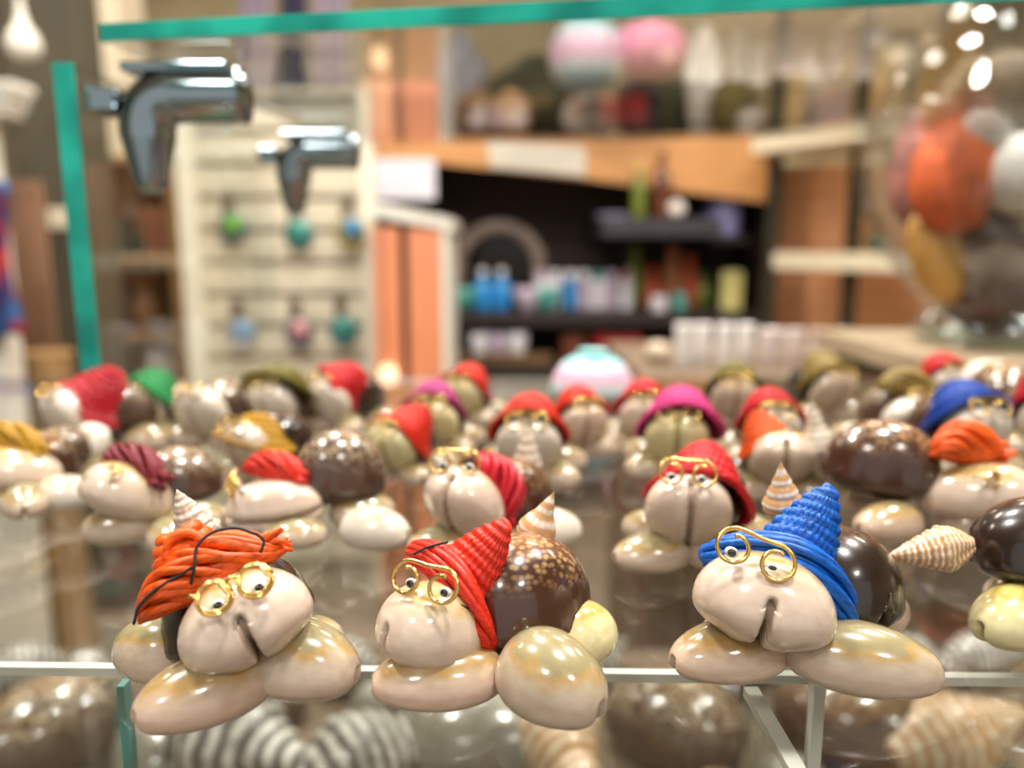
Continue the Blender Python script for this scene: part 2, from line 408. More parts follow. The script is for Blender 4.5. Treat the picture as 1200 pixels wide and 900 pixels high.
def fold_hat(name, seed=4, H=15, tex=.3, rows=8, lean=.07):
    """woven peak behind a thick twisted brim that is folded up over the forehead"""
    rr = random.Random(seed); b = MB(); nu, nv = 96, 40; v = []
    for i in range(nv+1):
        q = i/nv
        for k in range(nu):
            a = 2*math.pi*k/nu; r = 9.5*(.1+.9*q**.8); z = H*(1-q)-2*q*q
            rid = abs(math.sin(math.pi*(rows*q+a/6.283))); st = (math.sin(26*a+9*q) if tex < .5 else (1 if math.sin(30*a+3.1*math.floor(rows*q+a/6.283)) > 0 else -1)*.7)*tex*min(1, q*3)
            r += .6*(rid-.5)+.5*math.sin(3*a+2)*q+st
            x, y = r*math.cos(a), r*.78*math.sin(a)+1.5
            v.append((x+lean*z, y+.12*z, z+.4*rid-.035*x*x))
    f = [(i*nu+k, (i+1)*nu+k, (i+1)*nu+(k+1) % nu, i*nu+(k+1) % nu) for i in range(nv) for k in range(nu)]+[tuple(range(nu)), tuple(range(nv*nu, (nv+1)*nu))[::-1]]
    b.add(v, f)
    def brim(q):
        a = math.pi*(1.0+q); x = 14.5*math.cos(a); return Vector((x, 8.2*math.sin(a)+2, -1.2-.032*x*x+.8*math.sin(3*q)))
    for k in range(13):
        a0 = 2*math.pi*k/13+rr.uniform(-.2, .2); tw = rr.uniform(1.0, 2.0); pts = []; rs = []
        t0, t1 = rr.uniform(-.06, .05), 1+rr.uniform(-.06, .08)
        for i in range(26):
            t = t0+(t1-t0)*i/25; c = brim(t); e = max(.25, 1-abs(2*t-1)**4*.7); a = a0+tw*t
            rad = Vector((math.cos(math.pi*(1+t)), math.sin(math.pi*(1+t)), 0))
            pts.append(c+rad*(2.6*e*math.cos(a))+Vector((0, 0, 3.6*e*math.sin(a)))); rs.append(1.35*(.5+.5*e))
        b.tube(pts, rs, 7, sq=(1, .7))
    b.tube([brim(i/24) for i in range(25)], 2.4, 10)
    return mm_mesh(b, name)
def wire_glasses(name, style='scroll', r=3.5, gap=3.8, wr=.42):
    """in the XZ plane, facing -Y"""
    pts = []
    if style == 'scroll':
        L = []
        for i in range(52):
            q = i/51; a = R(110)-R(380)*q          # coils outwards: down the inner side, under, round the outside and over the top
            rad = r*(.58+.42*q); L.append((-gap+rad*math.cos(a), -.7*(1-q), rad*math.sin(a)))
        top = [(-gap*.5, -.1, r*.97), (0, -.2, r*.93), (gap*.5, -.1, r*.97)]
        pts = L+top+[(-x, y, z) for (x, y, z) in reversed(L)]
        b = MB(); b.tube(pts, wr, 8)
    else:
        b = MB()
        for sx in (-1, 1):
            c = [(sx*gap+r*(1-.16*(i//24))*math.cos(2*math.pi*i/24), -.9*i/24, r*(1-.16*(i//24))*math.sin(2*math.pi*i/24)) for i in range(52)]
            b.tube(c, wr, 8)
        b.tube([(-gap+r*.7, -.3, r*.6), (0, -.6, r*.75), (gap-r*.7, -.3, r*.6)], wr, 8)
        b.tube([(-gap-r*.8, -.2, r*.3), (-gap-r*1.3, 1.0, r*.9), (-gap-r*1.4, 2.6, r*.9)], wr, 8)
    return mm_mesh(b, name)
HAT = {'cone': cone_hat('woven_cone', 10, 10.5, 14.5, .032, .014, (0, .15), 3, dome=1.8, amp=.95),
       'peak': cone_hat('woven_peak', 15, 9.5, 14.5, .034, .006, (.05, .12), 5),
       'low': cone_hat('woven_low', 7, 11, 14.5, .034, .014, (0, .1), 9, rows=9, dome=2.2, amp=1.0),
       'flat': cone_hat('woven_flat', 5.5, 12, 16, .016, .012, (0, 0), 11, rows=9, dome=2.2, amp=1.0),
       'wide': cone_hat('woven_wide', 17, 10.5, 16.5, .03, .006, (.08, .1), 8, rows=12), 'fold': fold_hat('folded_peak'), 'foldwide': fold_hat('folded_wide_peak', 9, 16, .55, 9, .05), 'turban': turban('twist_turban', 15, 2, True), 'wrap': turban('twist_wrap', 14, 6, False)}
GLS = {'scroll': wire_glasses('scroll_glasses'), 'ring': wire_glasses('ring_glasses', 'ring', 3.1, 3.6, .33)}
EYEM = MB(); EYEM.ellipsoid((0, 0, 0), (1, 1, 1), 16, 10); EYEM = mm_mesh(EYEM, 'bead')
BASE['bead'] = EYEM
for k in HAT: BASE['hat_'+k] = HAT[k]
for k in GLS: BASE['gls_'+k] = GLS[k]

# ------------------------------------------------------------------ the shell figurines
FIGS = []
def spline(pts, n):
    P = [Vector(p) for p in pts]; P = [P[0]*2-P[1]]+P+[P[-1]*2-P[-2]]; out = []
    for i in range(1, len(P)-2):
        a, b, c, d = P[i-1:i+3]
        for k in range(n):
            t = k/n; out.append(.5*(2*b+(c-a)*t+(2*a-5*b+4*c-d)*t*t+(3*b-a-3*c+d)*t**3))
    return out+[P[-2]]
def figurine(label, px, py, s=1.0, yaw=0, hat=('low', RED), head=None, body=None, feet=None, hatp=None, gls='scroll', glp=None, tail=None,
             face='face_cowrie', bmat='brown_cowrie', fmat='cream_cowrie', fine=False, wear=True, thread=None, eyes=True):
    """px,py: middle of the base on the shelf.  Parts are dicts in mm, local frame facing -Y; or with pix=(px,py,dy) they are measured in the photo"""
    base = on_shelf(px, py); root = empty('shell_figurine', base); tag(root, label, 'figurine', 'shell animal figurines on the glass shelf')
    root.rotation_euler = (0, 0, R(yaw))
    inv = Matrix.Rotation(-R(yaw), 3, 'Z')
    def pos(d, default):
        if d and 'pix' in d:
            a, b_, dy = d['pix']; w = at(a, b_, base.y+dy*MM); return inv @ (w-base)
        c = d.get('c', default) if d else default
        return Vector(c)*MM*s
    def orient(d, y, p, r):
        d = d or {}
        yy = d.get('yaw', y)
        if d.get('world'): yy -= yaw
        return rot(yy, d.get('pitch', p), d.get('roll', r))
    def dims(d, dd):
        q = (d or {}).get('d', dd); k = MM*(1 if (d and 'd' in d and 'pix' in d) else s)
        return (q[0]*k, q[1]*k, q[2]*k)
    place('body_shell', shared('dome', MATS[bmat]), root, pos(body, (0, 5, 14.5)), orient(body, 0, 8, 0), dims(body, (24, 31, 20)))
    place('head_shell', shared('cowrie_fine' if fine else 'cowrie', MATS[face]), root, pos(head, (0, -10.5, 15.5)), orient(head, 0, 58, 0), dims(head, (23, 24, 15)))
    ft = feet or [dict(c=(-9.5, -8, 4.7), yaw=-50), dict(c=(9.5, -8, 4.7), yaw=50), dict(c=(-11, 11, 4.7), yaw=-125), dict(c=(11, 11, 4.7), yaw=125)]
    for q in ft:
        fp_ = pos(q, (0,0,0)); fd = dims(q, (14, 21, 11))
        if 'pix' in q:
            rd = ray(q['pix'][0], q['pix'][1]); tt = (.41*fd[2]-CAMH)/rd.z
            fp_ = inv @ (Vector((rd.x*tt, rd.y*tt, S+.41*fd[2]))-base)
        place('foot_shell', shared('foot', MATS[q.get('m', fmat)]), root, fp_, orient(q, 0, 0, 0), dims(q, (14, 21, 11)))
    tl = tail if tail is not None else dict(c=(0, 21, 20), pitch=-25)
    if tl:
        place('tail_shell', shared(tl.get('k', 'spire'), tl.get('m', TAIL1)), root, pos(tl, (0, 21, 20)), orient(tl, 0, -25, 0), dims(tl, (8, 8, 15)))
    if hat:
        ho = place('hat', shared('hat_'+hat[0], hat[1]), root, pos(hatp, (0, -1.5, 26)), orient(hatp, 0, 36, 0), tuple(s*(hatp or {}).get('k', 1)*x for x in (hatp or {}).get('sc', (1, 1, 1))))
        if thread:
            for pts in thread:
                pts = spline(pts, 6); b = MB(); b.tube(pts, .34, 6); o = place('thread', mm_mesh(b, 'thread'), ho, Vector((0,0,0)), Matrix.Identity(4), (1,1,1)); o.data.materials.append(BLACK)
    if gls:
        gp = pos(glp, (0, -17, 26.3)); gM = orient(glp, 0, 28, 0); gk = s*(glp or {}).get('k', 1)
        place('eyeglasses', shared('gls_'+gls, GOLD), root, gp, gM, (gk, gk, gk))
        if eyes:
            for sx in (-1, 1):
                off = gM.to_3x3() @ (Vector((sx*3.75, 1.9, -.9))*MM*gk)
                e = place('eye', shared('bead', EYEW), root, gp+off, gM, (1.3*gk, .7*gk, 1.0*gk))
                pp = place('pupil', shared('bead', PUP), e, Vector((0, -.75*MM, -.1*MM)), Matrix.Identity(4), (.62, .5, .72))
    FIGS.append(root)
    return root

# --- front row, measured one by one
figurine('orange twisted raffia hat tied with black thread, tilted white face, left end of front row', 285, 800, hat=('turban', ORG), fine=True,
    head=dict(pix=(291, 733, -7), d=(23.5, 20, 16), yaw=14, pitch=26, roll=-22), body=dict(pix=(280, 722, 7), d=(28, 26, 19), yaw=12, pitch=5, roll=-12),
    feet=[dict(pix=(243, 811, -8), d=(15, 25, 12), yaw=-48, m='pink_cowrie'), dict(pix=(355, 780, -4), d=(16, 22, 14), yaw=78, roll=10, pitch=-4, m='cream_cowrie'),
          dict(pix=(185, 764, 9), d=(14, 18, 12), yaw=-105), dict(pix=(345, 757, 15), d=(14, 20, 10), yaw=120)],
    hatp=dict(pix=(246, 676, -4), yaw=8, pitch=18, roll=-23, k=.92), gls='ring', glp=dict(pix=(276, 691, -15), yaw=12, pitch=34, roll=-20, k=.93),
    tail=dict(pix=(226, 612, 14), d=(9, 9, 15), pitch=-8, roll=-18, m=TAIL2, k='ribbed'), bmat='dark_cowrie',
    thread=[[(-14.5, -4.2, -2), (-12, -5.6, .5), (-8, -6.2, 2), (-3, -6.4, 2.6), (0, -6.6, 3)], [(-2, -6.2, .2), (0, -6.8, 3), (1.5, -5.6, 6.2), (5, -4.8, 7.4), (9, -4.4, 6.3), (12, -5, 3.6)], [(12, -5.2, 3.8), (12.8, -5, 1.8), (11.5, -5.6, 0)]])
figurine('red-orange woven cone hat, face turned left, brown back and white-and-tan tail shell, front row centre', 578, 790, hat=('fold', TOM), fine=True,
    head=dict(pix=(512, 737, -5), d=(18, 23, 15), yaw=-50, pitch=14, roll=6), body=dict(pix=(612, 712, 7), d=(24, 30, 23), yaw=-48, pitch=6, roll=0),
    feet=[dict(pix=(515, 795, -3), d=(15, 25, 11), yaw=-78, m='pink_cowrie'), dict(pix=(647, 800, -8), d=(17, 21, 15), yaw=52, pitch=-8, m='cream_cowrie'),
          dict(pix=(676, 746, 12), d=(15, 17, 13), yaw=110, m='yellow_cowrie'), dict(pix=(545, 765, 14), d=(14, 20, 10), yaw=-120)],
    hatp=dict(pix=(545, 668, 0), yaw=-38, pitch=14, roll=28, k=.82, sc=(1, .8, 1)), glp=dict(pix=(498, 683, -11), yaw=-22, pitch=24, roll=4, k=.92),
    tail=dict(pix=(633, 612, 15), d=(8.6, 8.6, 15), pitch=-6, roll=22, m=TAIL3, k='plump'), bmat='brown_cowrie',
    thread=[[(-9, -10.4, -2.5), (-8, -9.0, 0), (-6.5, -8, 2.3), (-5, -6, 4.5)], [(5, -12, -3.2), (8, -9.4, -2.0), (10, -6.5, -2.4), (12, -3.5, -4)]])
figurine('blue woven cone hat over dark brown shell, white face between two spread feet, front row', 930, 775, hat=('foldwide', BLU), fine=True,
    head=dict(pix=(893, 711, -7), d=(26, 21, 17), yaw=-10, pitch=22, roll=12), body=dict(pix=(968, 690, 8), d=(26, 29, 21), yaw=28, pitch=4, roll=10),
    feet=[dict(pix=(855, 766, -4), d=(15, 25, 11), yaw=-74, m='pink_cowrie'), dict(pix=(1010, 777, -6), d=(15, 28, 13), yaw=74, pitch=-3, m='cream_cowrie'),
          dict(pix=(1018, 716, 14), d=(15, 18, 11), yaw=110, m='pink_cowrie'), dict(pix=(880, 750, 14), d=(14, 20, 10), yaw=-120)],
    hatp=dict(pix=(931, 652, 0), yaw=-6, pitch=14, roll=27, k=.98, sc=(1, .82, 1)), glp=dict(pix=(885, 651, -12), yaw=-8, pitch=24, roll=20, k=1.0),
    tail=dict(pix=(917, 580, 18), d=(9, 9, 15), pitch=-4, roll=-8, m=TAIL3, k='spire'), bmat='dark_cowrie')
figurine('dark brown shell with pale yellow foot and pointed tan tail, cut off by right edge', 1245, 745, hat=None, gls=None,
    head=dict(pix=(1330, 680, -4), d=(23, 24, 15), yaw=70, pitch=40), body=dict(pix=(1222, 648, 4), d=(22, 29, 19), yaw=78, pitch=6),
    feet=[dict(pix=(1190, 728, -6), d=(15, 21, 13), yaw=-70, roll=0, m='yellow_cowrie'), dict(pix=(1290, 755, -8), d=(14, 21, 11), yaw=60), dict(pix=(1300, 720, 12), d=(14, 21, 11), yaw=120), dict(pix=(1215, 705, 14), d=(14, 21, 11), yaw=-120)],
    tail=dict(pix=(1090, 645, 0), d=(9.5, 9.5, 18), yaw=0, pitch=0, roll=-98, m=TAIL1, k='ribbed'), bmat='dark_cowrie')

# --- second row
figurine('dark maroon twisted raffia hat, face turned left, behind and left of the orange twisted hat', 165, 628, .98, hat=('wrap', MAR),
    head=dict(pix=(150, 582, -4), d=(20, 26, 15), yaw=-48, pitch=30), body=dict(pix=(212, 566, 12), d=(21, 24, 17), yaw=-62), 
    feet=[dict(pix=(146, 617, -6), d=(14, 22, 11), yaw=-65), dict(pix=(200, 630, -8), d=(13, 18, 9), yaw=30), dict(pix=(235, 612, 12), d=(14, 20, 10), yaw=100), dict(pix=(180, 600, 18), d=(14, 20, 10), yaw=-120)],
    hatp=dict(pix=(158, 548, -1), yaw=-20, pitch=20, roll=16, k=.85), gls='ring', glp=dict(pix=(126, 556, -9), yaw=-35, pitch=25, k=.95), tail=False, bmat='speckled_cowrie')
figurine('red folded raffia hat on side-lying white shell with long slit, second row left', 330, 622, hat=('wrap', TOM),
    head=dict(pix=(322, 597, -6), d=(17, 27, 17), yaw=-82, pitch=-4, roll=-78), body=dict(pix=(398, 562, 8), d=(22, 27, 23), yaw=-70, pitch=10),
    feet=[dict(pix=(345, 628, -2), d=(12, 18, 8), yaw=-80), dict(pix=(440, 623, -8), d=(14, 21, 12), yaw=70, m='white_cowrie'), dict(pix=(425, 600, 14), d=(14, 20, 10), yaw=120), dict(pix=(330, 605, 16), d=(14, 20, 10), yaw=-100)],
    hatp=dict(pix=(322, 553, -2), yaw=-8, pitch=20, roll=10, k=.7, sc=(1, 1, 1.1)), gls='ring', glp=dict(pix=(275, 568, -8), yaw=-62, pitch=10, k=.95), tail=False, bmat='speckled_cowrie')
figurine('scarlet twisted hat pushed back, tall white face leaning left behind the red-orange cone hat', 565, 645, hat=('wrap', CRM),
    head=dict(pix=(545, 597, -6), d=(22, 26, 16), yaw=-26, pitch=52, roll=8), body=dict(pix=(600, 590, 10), d=(22, 28, 20), yaw=-35),
    feet=[dict(pix=(520, 640, -5), d=(14, 20, 10), yaw=-70), dict(pix=(590, 648, -7), d=(14, 20, 10), yaw=40), dict(pix=(645, 622, 10), d=(14, 18, 11), yaw=100, m='white_cowrie'), dict(pix=(560, 620, 18), d=(14, 20, 10), yaw=-120)],
    hatp=dict(pix=(580, 572, 0), yaw=-20, pitch=20, roll=66, k=.78, sc=(1, 1, 1.3)), glp=dict(pix=(533, 542, -10), yaw=-12, pitch=22, k=.95), 
    tail=dict(pix=(618, 535, 22), d=(9, 9, 19), pitch=-4, m=TAIL2, k='ribbed'))
figurine('bright red woven hat hooding a round white face seen head-on, behind the blue cone hat', 812, 655, hat=('cone', RED),
    head=dict(pix=(806, 602, -7), d=(22, 22, 15), yaw=-6, pitch=62), body=dict(pix=(818, 585, 9), d=(26, 28, 21), yaw=-5),
    feet=[dict(pix=(763, 650, -4), d=(14, 21, 10), yaw=-75), dict(pix=(850, 652, -6), d=(14, 20, 10), yaw=60), dict(pix=(870, 625, 12), d=(14, 20, 10), yaw=110), dict(pix=(770, 620, 15), d=(14, 20, 10), yaw=-110)],
    hatp=dict(pix=(824, 557, 4), yaw=0, pitch=36, roll=16, k=1.0), glp=dict(pix=(806, 555, -14), yaw=-4, pitch=22, roll=4, k=.98), tail=False)
figurine('orange twisted raffia hat on face turned right, glossy brown domed back, second row right', 1090, 622, hat=('wrap', ORG),
    head=dict(pix=(1146, 582, -6), d=(18, 31, 16), yaw=72, pitch=8, roll=0), body=dict(pix=(1030, 553, 6), d=(23, 33, 24), yaw=80, pitch=-6),
    feet=[dict(pix=(1040, 615, -8), d=(14, 22, 11), yaw=-70, m='pink_cowrie'), dict(pix=(1142, 615, -8), d=(14, 20, 10), yaw=75), dict(pix=(1140, 600, 14), d=(14, 20, 10), yaw=100), dict(pix=(1030, 590, 16), d=(14, 20, 10), yaw=-110)],
    hatp=dict(pix=(1134, 528, -2), yaw=8, pitch=20, roll=6, k=.86, sc=(1, 1, 1.3)), gls='ring', glp=dict(pix=(1166, 560, -12), yaw=32, pitch=30, roll=-4, k=.8), tail=False)
figurine('mustard yellow twisted raffia hat on white shell face, cut off by left edge', 15, 585, hat=('wrap', MUS),
    head=dict(pix=(12, 553, -6), d=(20, 30, 14), yaw=-65, pitch=10), body=dict(pix=(40, 548, 10), d=(22, 28, 19), yaw=-60),
    feet=[dict(pix=(-20, 585, -6), d=(14, 20, 10), yaw=-70), dict(pix=(30, 590, -6), d=(14, 20, 10), yaw=30), dict(pix=(80, 580, 0), d=(14, 20, 11), yaw=90, m='white_cowrie'), dict(pix=(20, 565, 16), d=(14, 20, 10), yaw=-120)],
    hatp=dict(pix=(12, 521, -2), yaw=0, pitch=16, roll=14, k=.85, sc=(1, 1, 1.1)), gls=None, tail=False)
# --- third row and further back: (label, px, py, scale, yaw, hat style, colour, face, body, options)
def far(label, px, py, s, yaw, style, colr, face='face_cowrie', bmat='brown_cowrie', **kw):
    return figurine(label, px, py, s, yaw, hat=(style, colr) if style else None, face=face, bmat=bmat, **kw)
far('tomato red woven hat on yellowish face, third row, behind and left of scarlet pushed-back hat', 474, 560, .82, -22, 'cone', TOM, 'yellow_cowrie', 'dark_cowrie', hatp=dict(c=(5, -1, 25), pitch=34, roll=22), tail=False)
far('tomato red woven hat framing a large white face, third row centre, behind the scarlet hat', 622, 565, .98, -6, 'low', TOM, 'white_cowrie', 'dark_cowrie', tail=False)
far('red woven hat peeping out right behind the large white face in third row centre', 674, 532, .86, 12, 'low', TOM, 'face_cowrie', 'dark_cowrie', tail=False)
far('bright pink woven hat hooding a pale yellow face, third row right of centre', 790, 556, .98, -10, 'low', PNK, 'yellow_cowrie', 'brown_cowrie', tail=False, hatp=dict(c=(1.5, -1.5, 26), pitch=34, k=1.12))
far('small red woven hat half hidden at left behind the pink hat', 752, 524, .88, -8, 'low', RED, 'white_cowrie', 'brown_cowrie', tail=False)
far('red woven hat on round white face, between the pink hat and brown domed shell', 895, 542, .9, -4, 'low', RED, 'white_cowrie', 'brown_cowrie', tail=False)
far('small orange woven hat with a tall white snail shell at its side', 904, 580, .9, -10, 'cone', ORG, 'cream_cowrie', 'brown_cowrie', head=dict(c=(1, -10.5, 15.5), yaw=0, pitch=45, d=(23, 26, 16)),
    hatp=dict(c=(-5, -4, 25), pitch=10, roll=-20, k=.8), gls='ring', glp=dict(c=(2, -14.5, 25), pitch=24, k=.8), tail=dict(c=(13, -9, 24), d=(14, 14, 30), roll=-12, pitch=0, m=TAIL2, k='plump'))
far('royal blue woven hat with gold glasses just behind the right-hand orange twisted hat', 1112, 552, 1.05, 6, 'low', NAV, 'white_cowrie', 'brown_cowrie', tail=False)
far('small dark red woven hat with white face, at the foot of the glass bowl', 1094, 482, .92, 4, 'low', RED, 'white_cowrie', 'brown_cowrie', tail=False)
far('khaki twisted hat on a long white face, behind the brown domed shell at right', 1048, 530, .98, 8, 'wrap', KHA, 'white_cowrie', 'speckled_cowrie', tail=False, head=dict(c=(0, -10.5, 15.5), pitch=50, d=(27, 22, 15)), hatp=dict(c=(0, -4, 28.5), pitch=22, roll=4, k=.95))
far('khaki woven hat far back above the tall white snail shell', 957, 492, .98, 14, 'cone', KHA, 'cream_cowrie', 'dark_cowrie', tail=False)
far('dull olive woven hat far back, left of the round white face', 858, 502, .95, -12, 'low', OLI, 'cream_cowrie', 'dark_cowrie', tail=False)
far('red woven hat at right edge, beside the royal blue hat', 1212, 530, 1.0, -12, 'cone', CRM, 'white_cowrie', 'brown_cowrie', tail=False)
far('magenta woven hat on greenish yellow face, left of centre in back rows', 512, 532, .92, -4, 'low', MAG, 'yellow_cowrie', 'dark_cowrie', tail=False)
far('red-orange woven hat farthest back, beside the copper-coloured stand', 548, 496, .88, -14, 'low', TOM, 'yellow_cowrie', 'dark_cowrie', hatp=dict(c=(3, -1.5, 26), pitch=34, roll=14), tail=False)
far('red woven hat slung down the side of a grey white face, below white slatted display', 408, 506, .98, -34, 'low', RED, 'white_cowrie', 'dark_cowrie', hatp=dict(c=(4, -1.5, 26), pitch=34, roll=34, k=.95), tail=False)
far('rosy red woven hat seen through and beside the upright glass panel edge', 122, 532, 1.08, -40, 'cone', CRM, 'white_cowrie', 'speckled_cowrie', hatp=dict(c=(4, -1, 25), pitch=20, roll=24, k=.95), tail=False)
far('green woven hat on white face, the only green one, back left', 192, 514, .94, -25, 'low', GRN, 'white_cowrie', 'speckled_cowrie', tail=False)
far('olive yellow woven hat below the white slatted display, back left', 338, 512, 1.0, -18, 'flat', OLI, 'white_cowrie', 'speckled_cowrie', tail=dict(c=(6, 20, 20), m=TAIL1))
far('mustard woven hat lying flat just behind the red folded hat', 318, 566, .9, -30, 'flat', MUS, 'cream_cowrie', 'dark_cowrie', hatp=dict(c=(0, -4, 23), pitch=12, roll=8, k=.98), tail=False)
far('bare grey brown shell without hat, back left between green and olive yellow hats', 258, 522, 1.0, -15, None, None, 'white_cowrie', 'speckled_cowrie', gls='ring', tail=False)
far('bare brown shell turned away beside the mustard hat at left edge', 84, 563, .72, 150, None, None, 'white_cowrie', 'speckled_cowrie', gls=None, tail=False)
far('bare dark brown shell turned away, behind the royal blue hat near the glass bowl', 1166, 505, 1.15, 165, None, None, 'white_cowrie', 'brown_cowrie', gls=None, tail=dict(c=(-10, 14, 14), m=TAIL2))

# ------------------------------------------------------------------ glass cabinet
T_ = .008
DECK = S-.19
YB = .50
shelf = empty('glass_shelf', (0, .2, S-T_)); tag(shelf, 'clear glass shelf the shell figurines stand on', 'shelf')
MB().box(-.75, .85, -.10, YB, S-T_, S-.00005, 0).build('glass_pane', GL, shelf)
case = empty('display_case', (0, .2, 0)); tag(case, 'glass display case with shells lying inside, under the figurine shelf', 'display case')
wood = plain('pale_case_board', '#6a5844', .7, scale=14, var=.35); dark = plain('dark_case_board', '#5a4a3c', .6)
MB().box(-.75, .85, -.10, YB, 0, DECK, .004).build('case_plinth', wood, case)
FROST = plain('frosted_edge', '#cfd2c8', .35, var=.05)
def divider(p0, p1, th, strip):
    """upright glass divider with a ground top edge, under the shelf"""
    p0, p1 = Vector(p0), Vector(p1); d = (p1-p0).normalized(); n = Vector((-d.y, d.x, 0))*th/2
    z0, z1 = DECK, S-T_-.0002
    o = MB().prism([p0-n+Vector((0,0,z0)), p1-n+Vector((0,0,z0)), p1+n+Vector((0,0,z0)), p0+n+Vector((0,0,z0))], (0, 0, z1-z0-.002)).build('divider_pane', GLP, case)
    MB().prism([p0-n+Vector((0,0,z1-.002)), p1-n+Vector((0,0,z1-.002)), p1+n+Vector((0,0,z1-.002)), p0+n+Vector((0,0,z1-.002))], (0, 0, .002)).build('ground_edge', strip, o)
a = on_shelf(0, 774); b = on_shelf(1200, 787)
k_ = 1.09
dirv = (b-a).normalized()
divider((a-dirv*.5)*k_*Vector((1,1,0)), (b+dirv*.5)*k_*Vector((1,1,0)), .0022, FROST)
c1 = on_shelf(880, 800)*k_; c2 = on_shelf(950, 920)*k_
divider((c1.x, c1.y, 0), (c2.x, c2.y, 0), .003, FROST)
c3 = on_shelf(962, 800)*k_
o = MB().box(c3.x-.0012, c3.x+.0012, c3.y, c3.y+.003, DECK, S-T_-.0002).build('corner_or_reflection_strip', FROST, case)
c4 = on_shelf(140, 800)*k_
o = MB().box(c4.x-.0008, c4.x+.0008, c4.y, c4.y+.003, DECK, S-T_-.0002).build('corner_or_reflection_strip', plain('dull_teal_reflection', '#5f8a84', .3), case)  # teal strip models the upright panel's faint mirror reflection in the shelf
for (x0, x1, y0, y1) in ((-.75, -.744, -.1, YB), (.844, .85, -.1, YB), (-.744, .844, YB-.006, YB), (-.744, .844, -.1, -.094)):
    MB().box(x0, x1, y0, y1, DECK, S-T_-.0002).build('side_pane', GLP, case)

# shells lying in the case
kinds = [('cowrie_shell', 'dome', 'speckled_cowrie', (34, 46, 26), 'speckled brown cowrie lying in the case below the glass shelf'),
         ('white_snail_shell', 'plump', None, (34, 34, 56), 'banded white sea snail lying in the case below the glass shelf'),
         ('grey_cowrie_shell', 'dome', 'grey_shell', (36, 50, 28), 'grey white cowrie lying in the case below the glass shelf'),
         ('dark_cowrie_shell', 'dome', 'dark_cowrie', (30, 44, 24), 'dark brown cowrie lying in the case below the glass shelf')]
placed = []
def on_deck(px, py, h):
    d = ray(px, py); t = (DECK+h-S-CAMH)/d.z; return Vector((d.x*t, d.y*t, DECK))
BIG = [(290, 868, 'plump', 'grey_band_shell', (64, 64, 104), 60, 'large grey and white ringed snail shell lying below the orange-hatted figurine'),
       (205, 880, 'dome', 'grey_shell', (60, 80, 44), 20, 'large pale grey cowrie lying below left of the orange-hatted figurine'),
       (570, 868, 'dome', 'grey_shell', (76, 100, 52), 95, 'large grey white cowrie lying below the red cone-hatted figurine'),
       (450, 880, 'plump', 'grey_band_shell', (52, 52, 90), 130, 'ringed snail shell lying below, between orange and red-hatted figurines'),
       (660, 890, 'spire', 'spire_tan', (52, 52, 92), 20, 'tan spired shell lying below right of the red cone-hatted figurine'),
       (790, 850, 'dome', 'speckled_cowrie', (60, 80, 44), 60, 'speckled cowrie lying below left foot of the blue-hatted figurine'),
       (1010, 850, 'dome', 'brown_cowrie', (70, 94, 50), 80, 'large brown cowrie lying below right foot of the blue-hatted figurine'),
       (1130, 860, 'ribbed', 'spire_tan', (48, 48, 98), 110, 'ribbed tan shell lying below near the right edge of frame'),
       (60, 860, 'dome', 'speckled_cowrie', (62, 84, 46), 140, 'speckled cowrie lying below near the lower left corner')]
MATS['grey_band_shell'] = banded('grey_band_shell', '#4e4a46', '#e8e4da', 'Z', 4, .3, .5); body_mat('grey_shell', '#7d786c', '#c8c2b4', '#5a5046', fl=.4)
for (px, py, base, mt, d, yw, lb) in BIG:
    flat_ = base == 'dome'; h = (.33*d[2] if flat_ else .5*d[0])*MM; w = on_deck(px, py, h)
    o = bpy.data.objects.new('large_shell', shared(base, MATS[mt])); col.objects.link(o)
    o.matrix_world = Matrix.Translation((w.x, w.y, DECK+h*1.02)) @ Matrix.Rotation(R(yw), 4, 'Z') @ (Matrix.Identity(4) if flat_ else Matrix.Rotation(R(88), 4, 'X')) @ Matrix.Diagonal(Vector((d[0]*MM, d[1]*MM, d[2]*MM, 1)))
    tag(o, lb, 'shell'); placed.append((w.x, w.y, max(d)*.5*MM*.9))
tries = 0
while len(placed) < 150 and tries < 16000:
    tries += 1
    Y = rnd.uniform(.04, .46); X = rnd.uniform(-.68, .75)
    if abs(X) > .26+.72*Y: continue
    k = rnd.choices(range(4), [.27, .33, .28, .12])[0]
    rad = .022 if k == 1 else .020
    if any((X-q[0])**2+(Y-q[1])**2 < (rad+q[2])**2 for q in placed): continue
    if abs(Y-(a*k_).y) < .02 or abs(X-c1.x) < .03 and Y < .22: continue
    placed.append((X, Y, rad)); nm, base, mt, d, lb = kinds[k]
    m = MATS[mt] if mt else MATS['grey_band_shell']; s = rnd.uniform(.85, 1.05); yw = rnd.uniform(0, 360)
    o = bpy.data.objects.new(nm, shared(base, m)); col.objects.link(o)
    if base == 'plump':
        o.matrix_world = Matrix.Translation((X, Y, DECK+.5*d[0]*s*MM*.98)) @ Matrix.Rotation(R(yw), 4, 'Z') @ Matrix.Rotation(R(88), 4, 'X') @ Matrix.Diagonal(Vector((d[0]*s*MM, d[1]*s*MM, d[2]*s*MM, 1)))
    else:
        o.matrix_world = Matrix.Translation((X, Y, DECK+.335*d[2]*s*MM)) @ Matrix.Rotation(R(yw), 4, 'Z') @ Matrix.Diagonal(Vector((d[0]*s*MM, d[1]*s*MM, d[2]*s*MM, 1)))
    tag(o, lb, 'shell', 'shells lying in the case below')

